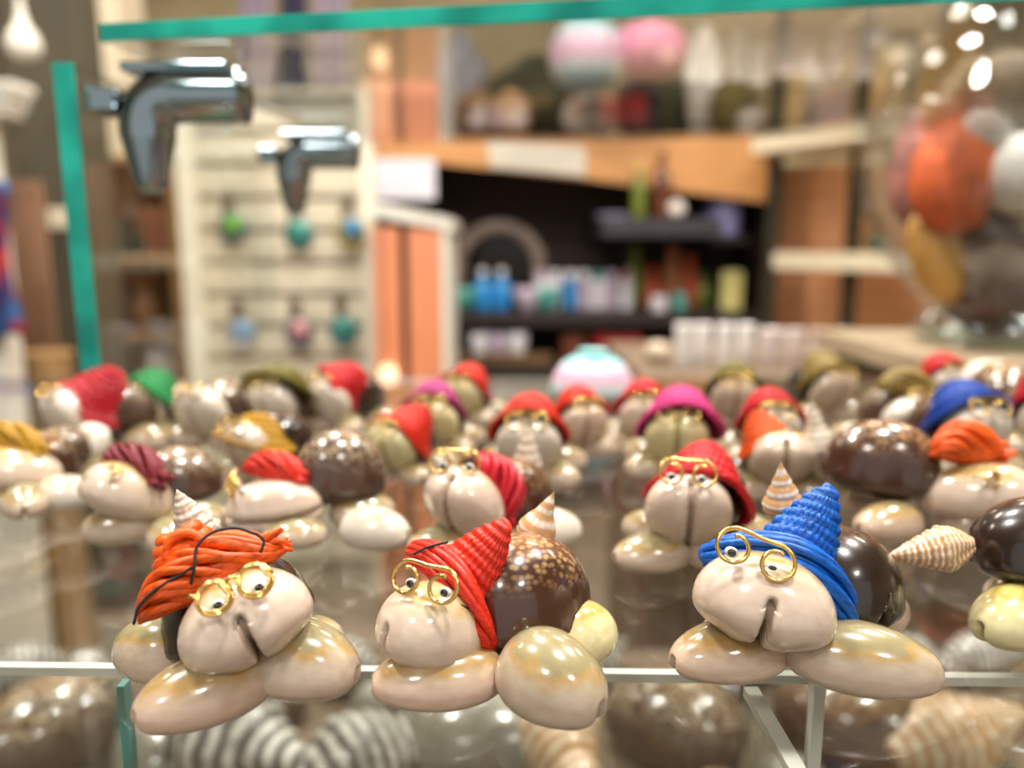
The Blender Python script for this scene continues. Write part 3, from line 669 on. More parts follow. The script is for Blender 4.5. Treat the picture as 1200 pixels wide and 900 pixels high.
# upright glass panel on the left
p0 = on_shelf(115, 535); th = R(3.2); dv = Vector((math.sin(th), math.cos(th), 0)); nv = Vector((dv.y, -dv.x, 0))*.0038
PH = .0687+.081
panel = empty('glass_partition', p0); tag(panel, 'upright glass panel with teal edge standing on the left of shelf', 'glass panel')
def slab(q0, q1, z0, h, half):
    return MB().prism([q0-half+Vector((0,0,z0)), q0+half+Vector((0,0,z0)), q1+half+Vector((0,0,z0)), q1-half+Vector((0,0,z0))], (0, 0, h))
P0 = Vector((p0.x, p0.y, S)); P1 = P0+dv*.20
slab(P0+dv*.0015, P1, 0, PH, nv).build('glass_pane', GLP, panel)
slab(P0, P0+dv*.0014, 0, PH, nv).build('glass_edge', TEAL, panel)
# upper glass shelf
q0 = at(118, 48, .28); zt = q0.z; q0.z = 0
q1 = at(1090, 9, .239); q1.z = 0
e = (q1-q0).normalized(); bk = Vector((.09, 1, 0)).normalized()
upper = empty('upper_glass_shelf', (q0.x, q0.y, zt)); tag(upper, 'upper glass shelf with bright teal front edge, above the figurines', 'shelf')
A0, A1 = q0, q0+e*.48; B0, B1 = A0+bk*.27, A1+bk*.27
TH2 = .0056
def quad(pts, z, h): return MB().prism([Vector((p.x, p.y, z)) for p in pts], (0, 0, h))
inn = bk*.0016
quad([A0+inn, A1+inn, B1, B0], zt, TH2).build('glass_pane', GL, upper)
quad([A0, A1, A1+inn*.95, A0+inn*.95], zt, TH2).build('glass_edge', TEAL, upper)
# brackets of chrome joining panel and shelf
CHR = plain('chrome', '#8f9ea6', .06, 1, var=.05)
def bracket(t, label):
    c = P0+dv*t; x0 = c.x+nv.length+.0080; z1 = zt-.0003
    o = empty('shelf_bracket', (x0, c.y, z1-.05)); tag(o, label, 'bracket', 'chrome brackets under the upper glass shelf')
    b = MB()
    n = 14
    cx_, cz_, rr_ = x0+.0235, z1-.0235, .0125
    arm = [(x0+.0525, c.y, cz_+rr_)]+[(x0+.050-.028*i/n, c.y, cz_+rr_) for i in range(n+1)]
    arm += [(cx_+rr_*math.cos(q), c.y, cz_+rr_*math.sin(q)) for q in [math.pi/2+math.pi/2*i/10 for i in range(1, 11)]]
    arm += [(cx_-rr_, c.y, cz_-.022*i/10) for i in range(1, 11)]+[(cx_-rr_, c.y, cz_-.0245)]
    b.tube(arm, [.003]+[.0105]*(len(arm)-12)+[.0105-.0005*i for i in range(10)]+[.003], 24)
    b.build('bracket_arm', CHR, o)
    MB().box(x0+.006, x0+.046, c.y-.009, c.y+.009, z1-.0035, z1, .0008).build('shelf_pad', CHR, o)
    MB().box(x0-.0076, x0+.003, c.y-.009, c.y+.009, z1-.018, z1-.009, .0008).build('panel_pad', CHR, o)
bracket(.014, 'chrome shelf bracket nearer the camera, at upper left')
bracket(.185, 'chrome shelf bracket farther back, right of the nearer one')

# ------------------------------------------------------------------ glass bowl with shells
VC = Vector((.455, .70, S))
def bowl_prof(r0):
    return [(0.075, 0), (.082, .004), (.083, .018), (.072, .03), (.085, .045), (.118, .085), (.135, .125), (.14, .16), (.135, .20), (.118, .24), (.098, .268), (.088, .29), (.092, .31), (.1, .325)]
op = bowl_prof(0); smooth = []
for i in range(len(op)-1):
    p_, q_ = op[i], op[i+1]
    for k in range(4): smooth.append((p_[0]+(q_[0]-p_[0])*k/4, p_[1]+(q_[1]-p_[1])*k/4))
smooth.append(op[-1])
inner = [(max(.01, r-.006), z) for r, z in reversed(smooth) if z > .05]
ped = empty('pedestal', (.5, .72, 0)); tag(ped, 'pale wooden pedestal carrying the large glass bowl', 'pedestal')
MB().box(.325, .80, .575, .83, S-.02, S-.0005, .003).build('pedestal_top', plain('pedestal_top', '#a8957a', .4, scale=8), ped); MB().box(.34, .78, .59, .81, 0, S-.02, .003).build('pedestal_body', wood, ped)
bowl = empty('glass_bowl', VC); tag(bowl, 'large round glass bowl vase filled with sea shells at right edge', 'vase')
MB().lathe(smooth+inner+[(.045, .046), (.01, .044)], 64, VC).build('bowl_wall', GLV, bowl)
thick = glass('thick_base_glass', (.82,.92,.92), 2.0)
MB().lathe([(.02, .0015), (.072, .0015), (.0795, .006), (.0795, .016), (.069, .028), (.06, .036), (.02, .04)], 48, VC).build('thick_base', thick, bowl)
def inbowl(px, py, dy): return at(px, py, VC.y+dy)
def shell_in_bowl(name, label, px, py, dy, r, mat, disp=None, base=None, M=None, nu=36):
    c = inbowl(px, py, dy)
    if base:
        o = bpy.data.objects.new(name, shared(base, mat)); col.objects.link(o); o.matrix_world = Matrix.Translation(c) @ (M or Matrix.Identity(4)) @ Matrix.Diagonal(Vector((r[0], r[1], r[2], 1)))
    else:
        b = MB(); b.ellipsoid(c, r, nu, nu//2+2, M=M, disp=disp); o = b.build(name, mat)
    return tag(o, label, 'shell', 'shells inside the glass bowl')
spiky = lambda d: 1+.09*abs(math.sin(9*d.x)*math.sin(9*d.z+2)*math.sin(8*d.y+1))
rib = lambda d: 1+.03*math.sin(26*math.atan2(d.x, d.z))
shell_in_bowl('sea_urchin', 'rough orange sea urchin inside the glass bowl', 1118, 208, -.055, (.034, .026, .046), plain('coral_orange', '#c25a2c', .7, scale=60, var=.3), spiky)
shell_in_bowl('scallop_shell', 'ochre yellow scallop leaning inside the glass bowl under the orange urchin', 1097, 300, -.045, (.022, .012, .042), banded('ochre_scallop', '#a8742c', '#dcae5c', 'X', 5, .4, .3), rib, M=Matrix.Rotation(R(-22), 3, 'Y'))
shell_in_bowl('pink_barnacle', 'dusty pink barnacle cluster at left wall of the glass bowl', 1068, 205, -.02, (.016, .022, .04), plain('dusty_pink', '#b8736a', .6, scale=50, var=.4), spiky)
shell_in_bowl('brown_shell', 'big dark brown shell low in the glass bowl', 1180, 290, -.02, (.06, .05, .085), plain('dark_brown_shell', '#4a2f26', .3, coat=.6, var=.4, scale=30), base=None, disp=lambda d: 1+.05*math.sin(8*d.z))
shell_in_bowl('white_shell', 'white knobbly shell right of the orange urchin inside bowl', 1192, 205, -.07, (.026, .025, .03), plain('chalk_white', '#d8d0c8', .5, scale=60), spiky)
shell_in_bowl('white_cone', 'small white shell on top of the orange urchin inside bowl', 1150, 155, -.06, (.022, .02, .016), plain('chalk_white', '#d8d0c8', .5), spiky)
shell_in_bowl('beige_cone', 'slender beige shell leaning up the left wall inside bowl', 1112, 118, -.01, (.03, .03, .10), banded('beige_shell', '#a88a5c', '#dcc8a0', 'Z', 4), base='spire', M=Matrix.Rotation(R(24), 4, 'Y'))
shell_in_bowl('tan_shell', 'tan ribbed shell at top of the heap inside bowl', 1180, 120, .0, (.05, .04, .04), plain('tan_shell', '#937a5c', .5, var=.4, scale=50), spiky)
shell_in_bowl('pale_pink_shell', 'pale pink shell pressed to the left wall inside bowl', 1082, 165, .02, (.022, .03, .03), plain('pale_pink', '#d6b0a4', .5, scale=50, var=.25), rib)
shell_in_bowl('maroon_shell', 'maroon shell between the pink barnacles and orange urchin', 1085, 232, .0, (.022, .02, .03), plain('maroon_shell', '#7c3a34', .5), rib)
shell_in_bowl('grey_pink_shell', 'mottled grey pink shell behind the heap inside bowl', 1240, 220, .0, (.05, .05, .07), plain('mottled_shell', '#a08478', .5, var=.4, scale=40), rib)

# ------------------------------------------------------------------ the shop behind
FL = 0.0; CE = 2.75
def rect(px0, py0, px1, py1, Y):
    p, q = at(px0, py0, Y), at(px1, py1, Y); r_ = at(px1, py0, Y); l_ = at(px0, py1, Y)
    return (p.x+l_.x)/2, (q.x+r_.x)/2, q.z, p.z           # x0,x1,z0,z1
def bx(px0, py0, px1, py1, Y, D, b=.004, floor=False, ceil=False):
    x0, x1, z0, z1 = rect(px0, py0, px1, py1, Y)
    if floor: z0 = FL
    if ceil: z1 = CE
    return MB().box(x0, x1, Y, Y+D, z0, z1, b)
wallm = plain('shop_wall_paint', '#a39778', .8, scale=2); floorm = plain('shop_floor', '#8a7a68', .5, scale=3)
structure(MB().box(-3.2, 3.2, -2.5, 5.2, -.05, 0).build('floor', floorm))
structure(MB().box(-3.2, 3.2, -2.5, 5.2, CE, CE+.05).build('ceiling', plain('ceiling_paint', '#c9c3b6', .9)))
structure(MB().box(-3.2, 3.2, 5.2, 5.25, 0, CE).build('wall_back', wallm))
structure(MB().box(-3.25, -3.2, -2.5, 5.25, 0, CE).build('wall_left', plain('left_wall_paint', '#8c8270', .8)))
structure(MB().box(3.2, 3.25, -2.5, 5.25, 0, CE).build('wall_right', plain('right_wall_paint', '#b0a27e', .8)))
olive = plain('olive_grey_panel', '#4b4636', .7, scale=4); cream = plain('cream_paint', '#d8cdb4', .6, var=.06); white = plain('white_paint', '#dcd8cc', .5, var=.05)
structure(bx(30, 0, 116, 600, 2.1, .12, .006, True, True).build('trim_1', olive))
structure(bx(106, 0, 162, 600, 2.7, .2, .01, True, True).build('trim_2', cream))
# white cabinet with cornice, far left
cab = empty('corner_cabinet', Vector((at(-30, 400, 1.75).x, 1.75, 0))); tag(cab, 'white cabinet with moulded cornice at left edge', 'cabinet')
bx(-130, 132, 4, 600, 1.75, .06, .006, True).build('cabinet_body', white, cab)
x0, x1, z0, z1 = rect(-145, 100, 24, 135, 1.75)
b = MB()
for i, (dz, ex) in enumerate([(0, 0), (.3, .012), (.55, .02), (.8, .03)]):
    zz = z0+(z1-z0)*dz; b.box(x0-.0, x1-.03+ex, 1.75-.005-ex*.6, 1.81, zz, zz+(z1-z0)*.3, .003)
b.build('cornice', white, cab)
# patterned scarf: draped cloth with folds
def cloth(name, label, px0, py0, px1, py1, Y, mat, folds=4, amp=.012, cat='scarf', th=.004, up=None):
    x0, x1, z0, z1 = rect(px0, py0, px1, py1, Y)
    if up: z1 = up
    n, m = 28, 14; v = []
    for sgn in (0, 1):
        for j in range(m+1):
            for i in range(n+1):
                u, w = i/n, j/m; y = Y+amp*math.sin(folds*2*math.pi*u+1.2*w)*(.4+.6*w)+sgn*th
                v.append((x0+(x1-x0)*u+.01*math.sin(5*w+u*2), y, z1+(z0-z1)*w+.012*math.sin(3*math.pi*u)*w))
    K = (n+1)*(m+1); f = []
    for j in range(m):
        for i in range(n):
            q = j*(n+1)+i; f.append((q, q+n+1, q+n+2, q+1)); f.append((K+q, K+q+1, K+q+n+2, K+q+n+1))
    ring = [i for i in range(n+1)]+[j*(n+1)+n for j in range(1, m+1)]+[m*(n+1)+i for i in range(n-1, -1, -1)]+[j*(n+1) for j in range(m-1, 0, -1)]
    for i in range(len(ring)): a_, b_ = ring[i], ring[(i+1) % len(ring)]; f.append((a_, b_, K+b_, K+a_))
    bb = MB(); bb.add(v, f); return tag(bb.build(name, mat), label, cat)
def patchwork(name, cols, scale=14):
    m, nt, out = nodes_of(name); tc = N(nt, 'ShaderNodeTexCoord'); vo = N(nt, 'ShaderNodeTexVoronoi', Scale=scale); nt.links.new(tc.outputs['Object'], vo.inputs['Vector'])
    se = N(nt, 'ShaderNodeSeparateXYZ'); nt.links.new(vo.outputs['Color'], se.inputs[0])
    rp = ramp(nt, [(i/len(cols), srgb(c)) for i, c in enumerate(cols)]); rp.color_ramp.interpolation = 'CONSTANT'; nt.links.new(se.outputs[0], rp.inputs[0])
    b = N(nt, 'ShaderNodeBsdfPrincipled', Roughness=.6); nt.links.new(rp.outputs[0], b.inputs['Base Color']); nt.links.new(b.outputs[0], out.inputs[0]); MATS[name] = m; return m
cloth('patterned_scarf', 'red and blue patterned scarf hanging on the white cabinet at left edge', -50, 212, 14, 396, 1.72, patchwork('red_blue_pattern', ['#8a1f3c', '#2b2a5c', '#b03038', '#1d4f86', '#5a1d48'], 22))
# hanging white ornament
p = at(27, 45, 1.9); t = empty('hanging_ornament', (p.x, p.y, p.z)); tag(t, 'white drop-shaped ornament hanging on a cord at top left', 'ornament')
MB().lathe([(.004, .09), (.008, .07), (.011, .05), (.016, .03), (.03, .01), (.038, -.012), (.036, -.03), (.022, -.045), (.004, -.05)], 24, p).build('drop', white, t)
MB().tube([p+Vector((0, 0, .085)), p+Vector((0, 0, .3)), Vector((p.x, p.y, CE))], .003, 6).build('cord', white, t)
# slatted wooden panel, basket
brown = banded('brown_reed', '#54351c', '#8a5e36', 'X', 8, .6, 0, 1); 
x0, x1, z0, z1 = rect(23, 210, 66, 600, 1.9); pr = empty('reed_screen', ((x0+x1)/2, 1.9, 0)); tag(pr, 'upright brown reed screen left of the teal glass panel edge', 'screen')
for i in range(7):
    xx = x0+(x1-x0)*(i+.5)/7; b = MB(); b.tube([(xx, 1.91, 0), (xx, 1.91, z1*.5), (xx, 1.91, z1-.004*(i % 3))], (x1-x0)/14.5, 8); b.build('reed', brown, pr)
MB().box(x0, x1, 1.918, 1.925, z1-.06, z1-.03).build('cross_bar', brown, pr)
tag(bx(56, 244, 92, 268, 2.0955, .006).build('price_tag', cream), 'small blank cream tag on the dark olive pillar', 'tag')
x0, x1, z0, z1 = rect(24, 418, 72, 600, 1.8); c = Vector(((x0+x1)/2, 1.86, 0)); r_ = (x1-x0)/2
bk_ = empty('wicker_basket', c); tag(bk_, 'tall light brown wicker basket at left behind the mustard hat', 'basket')
MB().lathe([(r_*.8, 0)]+[(r_*(.82+.16*i/40)+.0025*(i % 2), z1*i/40) for i in range(41)]+[(r_*.9, z1), (r_*.85, z1*.9), (.01, z1*.88)], 40, c, .015, 20).build('basket_body', banded('wicker', '#7a5a34', '#b48f5e', 'Z', 20, .7, 0, 1), bk_)
MB().tube([c+Vector((r_*1.0*math.cos(q), r_*1.0*math.sin(q), z1)) for q in [2*math.pi*i/24 for i in range(24)]], .006, 8, closed=True).build('rim', plain('wicker_rim', '#a88454', .7), bk_)
# brown shelf unit behind panel
tan = plain('tan_board', '#9a7448', .6, stretch=(1, 1, 6), scale=6); su = empty('wooden_shelf_unit', (at(165, 300, 2.5).x, 2.5, 0)); tag(su, 'brown wooden shelf unit left of the white slatted display', 'shelf unit')
x0, x1, z0, z1 = rect(112, 178, 216, 600, 2.5)
MB().box(x0, x1, 2.78, 2.80, 0, z1).build('back_panel', plain('shelf_back_board', '#8a6840', .7), su)
for xa in (x0, x1-.03): MB().box(xa, xa+.03, 2.5, 2.78, 0, z1, .003).build('upright', tan, su)
zs = [at(165, y_, 2.5).z for y_ in (182, 300, 392)]
for zz in zs: MB().box(x0+.03, x1-.03, 2.5, 2.78, zz-.02, zz, .002).build('shelf_board', tan, su)
def boxlike(name, label, cat, px0, py0, px1, py1, Y, D, mat, base=None, group=None, lid=None):
    x0, x1, z0, z1 = rect(px0, py0, px1, py1, Y)
    if base is not None: z0 = base
    if lid:
        o = empty(name, ((x0+x1)/2, Y, z0)); h = z1-z0
        MB().box(x0+.004, x1-.004, Y+.004, Y+D-.004, z0, z0+h*.74, .006).build('box_body', mat, o); MB().box(x0, x1, Y, Y+D, z0+h*.74, z1, .006).build('lid', lid, o)
    else: o = MB().box(x0, x1, Y, Y+D, z0, z1, .006).build(name, mat)
    return tag(o, label, cat, group)
def jar(name, label, cat, px, py0, py1, wpx, Y, mat, base=None, capm=None, shape='jar', group=None):
    p, q = at(px, py0, Y), at(px, py1, Y); z1, z0 = p.z, (base if base is not None else q.z); r = (at(px+wpx/2, py1, Y).x-at(px-wpx/2, py1, Y).x)/2; h = z1-z0
    c = (q.x, Y, z0); P = {'jar': [(.85, 0), (.97, .03), (1, .1), (1, .68), (.92, .76), (.7, .8)], 'bottle': [(.9, 0), (1, .04), (1, .55), (.85, .64), (.4, .74), (.34, .84)],
         'cup': [(.72, 0), (.8, .04), (.92, .5), (1, .97), (1, 1), (.9, .99), (.8, .3), (.1, .1)], 'bowl': [(.4, 0), (.45, .05), (.75, .3), (.95, .75), (1, 1), (.95, .98), (.7, .4), (.05, .2)],
         'vase': [(.5, 0), (.6, .03), (.95, .25), (1, .4), (.8, .6), (.45, .75), (.4, .85), (.55, 1), (.45, .99), (.3, .8)]}[shape]
    b = MB(); b.lathe([(a_*r, z_*h) for a_, z_ in P], 24, c)
    if capm is None: return tag(b.build(name, mat), label, cat, group)
    o = empty(name, c); tag(o, label, cat, group); b.build('jar_body' if shape == 'jar' else 'bottle_body', mat, o)
    k = P[-1]; b2 = MB(); b2.lathe([(k[0]*r*1.12, k[1]*h), (k[0]*r*1.15, k[1]*h+.01*h), (k[0]*r*1.15, h*.98), (k[0]*r*.9, h)], 20, c); b2.build('cap', capm, o)
    return o
boxlike('storage_box', 'dark teal box on the brown wooden shelf unit', 'box', 118, 252, 142, 300, 2.52, .1, plain('dark_teal', '#2c4a48', .6), zs[1])
boxlike('keepsake_box', 'reddish brown box beside the dark teal box on the wooden shelf unit', 'box', 165, 245, 200, 300, 2.52, .12, plain('red_brown', '#7a4630', .6), zs[1], lid=plain('red_brown_lid', '#8a543a', .6))
boxlike('navy_box', 'navy box on the middle of the brown wooden shelf unit', 'box', 122, 338, 148, 392, 2.52, .1, plain('dark_navy', '#26303c', .6), zs[2])
jar('wooden_urn', 'brown wooden urn beside the navy box', 'urn', 172, 330, 392, 34, 2.58, plain('urn_brown', '#6a4a26', .5), zs[2], shape='vase')
jar('cream_vase', 'cream vase in front of the brown wooden shelf unit', 'vase', 138, 380, 560, 36, 2.35, cream, 0, shape='vase')
tote = empty('tote_bag', (at(180, 450, 2.3).x, 2.3, 0)); tag(tote, 'grey cloth bag standing between cream vase and slatted display', 'bag')
x0, x1, z0, z1 = rect(154, 388, 212, 560, 2.3)
b = MB(); b.ellipsoid(((x0+x1)/2, 2.34, z1*.5), ((x1-x0)/2, .05, z1*.5), 24, 20, disp=lambda d: (1+.25*(1-abs(d.z)))*(1+.04*math.sin(9*d.x+5*d.z))*.85); b.build('bag_body', plain('grey_cloth', '#8c857e', .9, bump=.3), tote)
xm = (x0+x1)/2; MB().tube([(xm-.03, 2.33, z1*.88), (xm-.025, 2.32, z1*1.0), (xm, 2.32, z1*1.03), (xm+.025, 2.32, z1*1.0), (xm+.03, 2.33, z1*.88)], .005, 6).build('strap', plain('grey_strap', '#77716b', .9), tote)
# white slatted display
YS = 2.2; x0, x1, z0, z1 = rect(216, 112, 440, 600, YS); sw = empty('slatwall_display', ((x0+x1)/2, YS, 0)); tag(sw, 'tall cream slatted display board hung with trinkets', 'display stand')
slat = plain('slat_cream', '#cfc6ae', .55, var=.07, scale=5); groove = plain('slat_groove', '#aca48c', .7)
MB().box(x0+.02, x1-.02, YS+.05, YS+.07, 0, z1-.01).build('back_board', groove, sw)
ns = 15
for i in range(ns):
    za = .1+(z1-.1)*i/ns; MB().box(x0+.045, x1-.03, YS+.02, YS+.05, za+.008, za+(z1-.1)/ns-.008, .005).build('slat', slat, sw)
for xa, xb in ((x0, x0+.05), (x1-.035, x1)): MB().box(xa, xb, YS, YS+.07, 0, z1+.0, .005).build('post', plain('post_cream', '#e2dcc8', .5, var=.04), sw)
MB().box(x0, x1, YS, YS+.08, z1, z1+.02, .004).build('top_rail', slat, sw)
tr_c = {'green': '#58a02c', 'teal': '#2c8478', 'blue': '#1f6f9a', 'pale': '#6d96b8', 'pink': '#b07a78', 'deep': '#2f7a6a'}
for (px, py, c, c2, lb) in [(272, 268, 'green', '#3a5a6a', 'bright green and slate pendant'), (350, 275, 'teal', '#38605c', 'round teal pendant'), (411, 272, 'blue', '#8a7a30', 'blue and ochre pendant'),
                           (283, 392, 'pale', '#8d9cae', 'pale blue pendant'), (350, 390, 'pink', '#3c4a64', 'navy pendant with pink centre'), (403, 388, 'deep', '#2f6a74', 'sea green pendant')]:
    p = at(px, py, YS-.03); o = empty('hanging_pendant', p); tag(o, lb+' hanging on the slatted display', 'pendant', 'trinkets on the slatted display')
    b = MB(); b.ellipsoid(p, (.042, .014, .044), 20, 12); b.build('ring_disc', plain('trinket_'+c2[1:], c2, .4, coat=.5), o)
    b = MB(); b.ellipsoid(p+Vector((.006, -.011, .01)), (.027, .011, .028), 18, 10); b.build('stone', plain('trinket_'+c, tr_c[c], .3, coat=.6), o)
    q = p+Vector((-.008, 0, .04)); MB().box(q.x-.017, q.x+.017, q.y-.003, q.y+.003, q.z, q.z+.055, .003).build('tassel', plain('tassel_brown', '#5f5240', .8), o)
    b = MB(); b.tube([(q.x, q.y, q.z+.055), (q.x, q.y+.01, q.z+.07), (q.x, YS+.025, q.z+.07)], .003, 6); b.build('hook', CHR, o)
# scarves high at the back
lil = plain('lilac_cloth', '#a093a8', .8, scale=9); nvy = plain('navy_cloth', '#3c3a56', .8, scale=9)
for (a_, b_, m_, lb) in ((282, 326, lil, 'lilac scarf hanging high behind the slatted display, left of navy one'), (330, 366, nvy, 'navy scarf hanging high behind the slatted display'), (370, 412, lil, 'lilac scarf hanging right of the navy one, behind slatted display')):
    cloth('hanging_scarf', lb, a_, 0, b_, 200, 3.4, m_, 3, .02, up=CE)
# copper coloured stand
YK = 2.0; x0, x1, z0, z1 = rect(440, 262, 527, 600, YK); st = empty('copper_stand', ((x0+x1)/2, YK, 0)); tag(st, 'salmon copper coloured stand with white sloping top right of slatted display', 'stand')
cop = plain('salmon_panel', '#d98a62', .35, scale=4, var=.08, coat=.3); cop2 = plain('copper_dark', '#4a2a1a', .5)
MB().box(x0+.01, x1-.02, YK+.03, YK+.28, 0, z1).build('core', cop2, st)
for (a_, b_) in ((441, 450), (452, 471), (481, 519)):
    bx(a_, 266, b_, 600, YK, .028, .003, True).build('front_panel', cop, st)
bx(519, 262, 527, 600, YK-.005, .3, .003, True).build('side_trim', white, st)
pt = [at(436, 236, YK-.01), at(530, 256, YK-.01), at(530, 270, YK-.01), at(436, 252, YK-.01)]
MB().prism(pt, (0, .32, 0)).build('sloping_top', white, st)
bulb, nt_, out_ = nodes_of('warm_bulb'); em = N(nt_, 'ShaderNodeEmission', Color=srgb('#ffd2a0'), Strength=3.0); nt_.links.new(em.outputs[0], out_.inputs[0])
p = at(455, 440, YK-.05); z_ = p.z; o = empty('glow_bulb', (p.x, p.y, 0)); tag(o, 'small bulb on slim post, added for a warm glow before the copper coloured stand', 'lamp')
MB().lathe([(.03, 0), (.03, .01), (.006, .02), (.006, z_-.035), (.012, z_-.03), (.012, z_-.02)], 16, (p.x, p.y, 0)).build('lamp_post', cop2, o)  # post and emissive bulb are made up to carry a warm glow
b = MB(); b.ellipsoid(p, (.02, .02, .028), 16, 12); b.build('bulb', bulb, o)
# dark shelf unit with wooden fascia
YD = 2.9; dk = plain('espresso_board', '#231714', .55, scale=5); dk2 = plain('espresso_back', '#35241f', .7, scale=4)
x0, x1, z0, z1 = rect(518, 176, 906, 600, YD); xl = at(428, 300, YD).x
du = empty('dark_shelf_unit', ((x0+x1)/2, YD, 0)); tag(du, 'dark brown shelf unit with orange wooden fascia in the middle background', 'shelf unit')
ZT = at(600, 168, YD).z
MB().box(xl, x1, 3.35, 3.38, 0, ZT).build('back_panel', dk2, du)
MB().box(x1-.05, x1, YD, 3.35, 0, ZT, .004).build('side_panel', dk, du); MB().box(xl, xl+.04, YD, 3.35, 0, ZT, .004).build('side_panel', dk, du)
MB().box(xl, x1, YD, 3.38, ZT, ZT+.02).build('top_board', plain('fascia_wood', '#c08a52', .5, stretch=(1, 1, 8), scale=5, var=.12), du)
fp = [at(428, 170, YD-.02), at(428, 182, YD-.02), at(690, 210, YD-.02), at(900, 237, YD-.02), at(900, 156, YD-.02), at(690, 160, YD-.02)]
MB().prism(fp, (0, .02, 0)).build('fascia', MATS['fascia_wood'], du)
zsh = [at(700, y_, YD).z for y_ in (366, 428, 500)]
for i, zz in enumerate(zsh): MB().box(xl+.04, x1-.05, YD, 3.35, zz-.05, zz, .003).build('shelf_board', dk, du)
xa, xb, za, zb = rect(700, 258, 832, 278, YD+.05); MB().box(xa, xb, YD-.13, 3.35, za, zb, .003).build('upper_shelf', plain('slate_shelf', '#2b2830', .5), du)
ztop = zb
sg = tag(bx(432, 186, 510, 234, YD-.06, .02).build('sign_board', plain('sign_white', '#dcdae6', .6, var=.04)), 'blank white sign hanging at left end of the wooden fascia', 'sign')
pp_ = [at(570, 164, YD-.028), at(575, 196, YD-.028), at(686, 206, YD-.028), at(686, 172, YD-.028)]
tag(MB().prism(pp_, (0, .008, 0)).build('paper_strip', plain('paper_strip', '#c4beb0', .7, var=.06)), 'pale paper strip fixed to the wooden fascia', 'paper')
# arch mirror
p = at(585, 312, YD+.2); o = empty('arched_mirror', (p.x, p.y, zsh[0])); tag(o, 'dark mirror in a mottled grey arched frame inside the dark shelf unit', 'mirror')
rad = at(632, 312, YD+.2).x-p.x
arc = [(p.x+rad*math.cos(q), p.y, p.z+rad*.95*math.sin(q)) for q in [math.pi*i/24 for i in range(25)]]
MB().tube([(p.x+rad, p.y, zsh[0])]+arc+[(p.x-rad, p.y, zsh[0])], .03, 10).build('arch_frame', plain('grey_arch', '#7c6c62', .6, var=.4, scale=25), o)
MB().prism([(p.x+rad, p.y+.01, zsh[0])]+[(x, y+.01, z) for x, y, z in arc]+[(p.x-rad, p.y+.01, zsh[0])], (0, .01, 0)).build('mirror_pane', plain('dark_mirror', '#1a1412', .1, .3), o)
# goods on the dark shelf
W_ = plain('pack_white', '#d8d6dc', .4, var=.05); B_ = plain('pack_blue', '#2c86c8', .35, var=.08); TQ = plain('pack_teal', '#4c9a92', .4); LV = plain('pack_lilac', '#b8a8bc', .4); GR = plain('pack_green', '#6b7a2c', .4)
OR_ = plain('pack_orange', '#cf5c34', .45); RD = plain('pack_red', '#a3181c', .4); YL = plain('pack_yellow', '#c9c078', .5); AM = plain('amber_glass', '#5a2c12', .2, coat=.6); PK = plain('pack_pink', '#d89aa8', .5)
Z0 = zsh[0]
for (px, w, lb) in ((566, 22, 'left blue bottle with white top on the dark shelf'), (588, 22, 'second blue bottle with white top on the dark shelf')):
    jar('lotion_bottle', lb, 'bottle', px, 315, 366, w, YD+.08, B_, Z0, W_, 'bottle', 'bottles and jars on the dark shelf')
for (px, c, lb) in ((542, TQ, 'teal bowl left of the blue bottles'), (618, LV, 'lilac bowl right of the blue bottles'), (640, TQ, 'teal bowl beside the lilac bowl')):
    jar('small_bowl', lb, 'bowl', px, 338, 366, 34, YD+.05, c, Z0, None, 'bowl', 'bowls on the dark shelf')
for i, (px, c, cap, lb) in enumerate([(634, W_, LV, 'white jar with lilac cap first in the row of jars'), (650, W_, W_, 'all white jar second in the row of jars'), (668, B_, W_, 'blue jar with white cap in the row of jars'), (684, LV, W_, 'lilac jar with white cap after the blue jar'),
        (700, W_, TQ, 'white jar with teal cap in the row of jars'), (716, LV, LV, 'all lilac jar in the row of jars'), (734, W_, PK, 'white jar with pink cap at right end of the row')]):
    jar('cream_jar', lb, 'jar', px, 318, 366, 15, YD+.14, c, Z0, cap, 'jar', 'bottles and jars on the dark shelf')
jar('green_bottle', 'slim olive green bottle on the small upper shelf', 'bottle', 748, 190, 262, 15, YD-.06, GR, ztop, YL, 'bottle')
jar('amber_bottle', 'dark amber bottle beside the green one on the upper shelf', 'bottle', 774, 176, 262, 22, YD-.07, AM, ztop, AM, 'bottle')
p = at(793, 232, YD-.09); b = MB(); b.ellipsoid(Vector((p.x, p.y, ztop+.032)), (.032, .032, .032), 18, 12); tag(b.build('glass_ball', plain('ball_white', '#d8d0c8', .15, coat=.8)), 'small white ball before the amber bottle on upper shelf', 'ball')
boxlike('slate_tray', 'slate grey tray on left of the small upper shelf', 'tray', 702, 250, 736, 260, YD-.1, .15, plain('slate_lilac', '#5f5c70', .5), ztop)
jar('ginger_jar', 'lilac blue jar at right end of the dark unit just below the fascia', 'jar', 846, 222, 278, 40, YD+.1, plain('lilac_blue', '#7d7ba8', .4, var=.25), None, plain('dull_red', '#8a4a44', .5), 'jar')
xa, xb, za, zb = rect(826, 278, 872, 284, YD+.05); MB().box(xa, xb, YD+.0, 3.35, za, zb).build('bracket_shelf', dk, du)
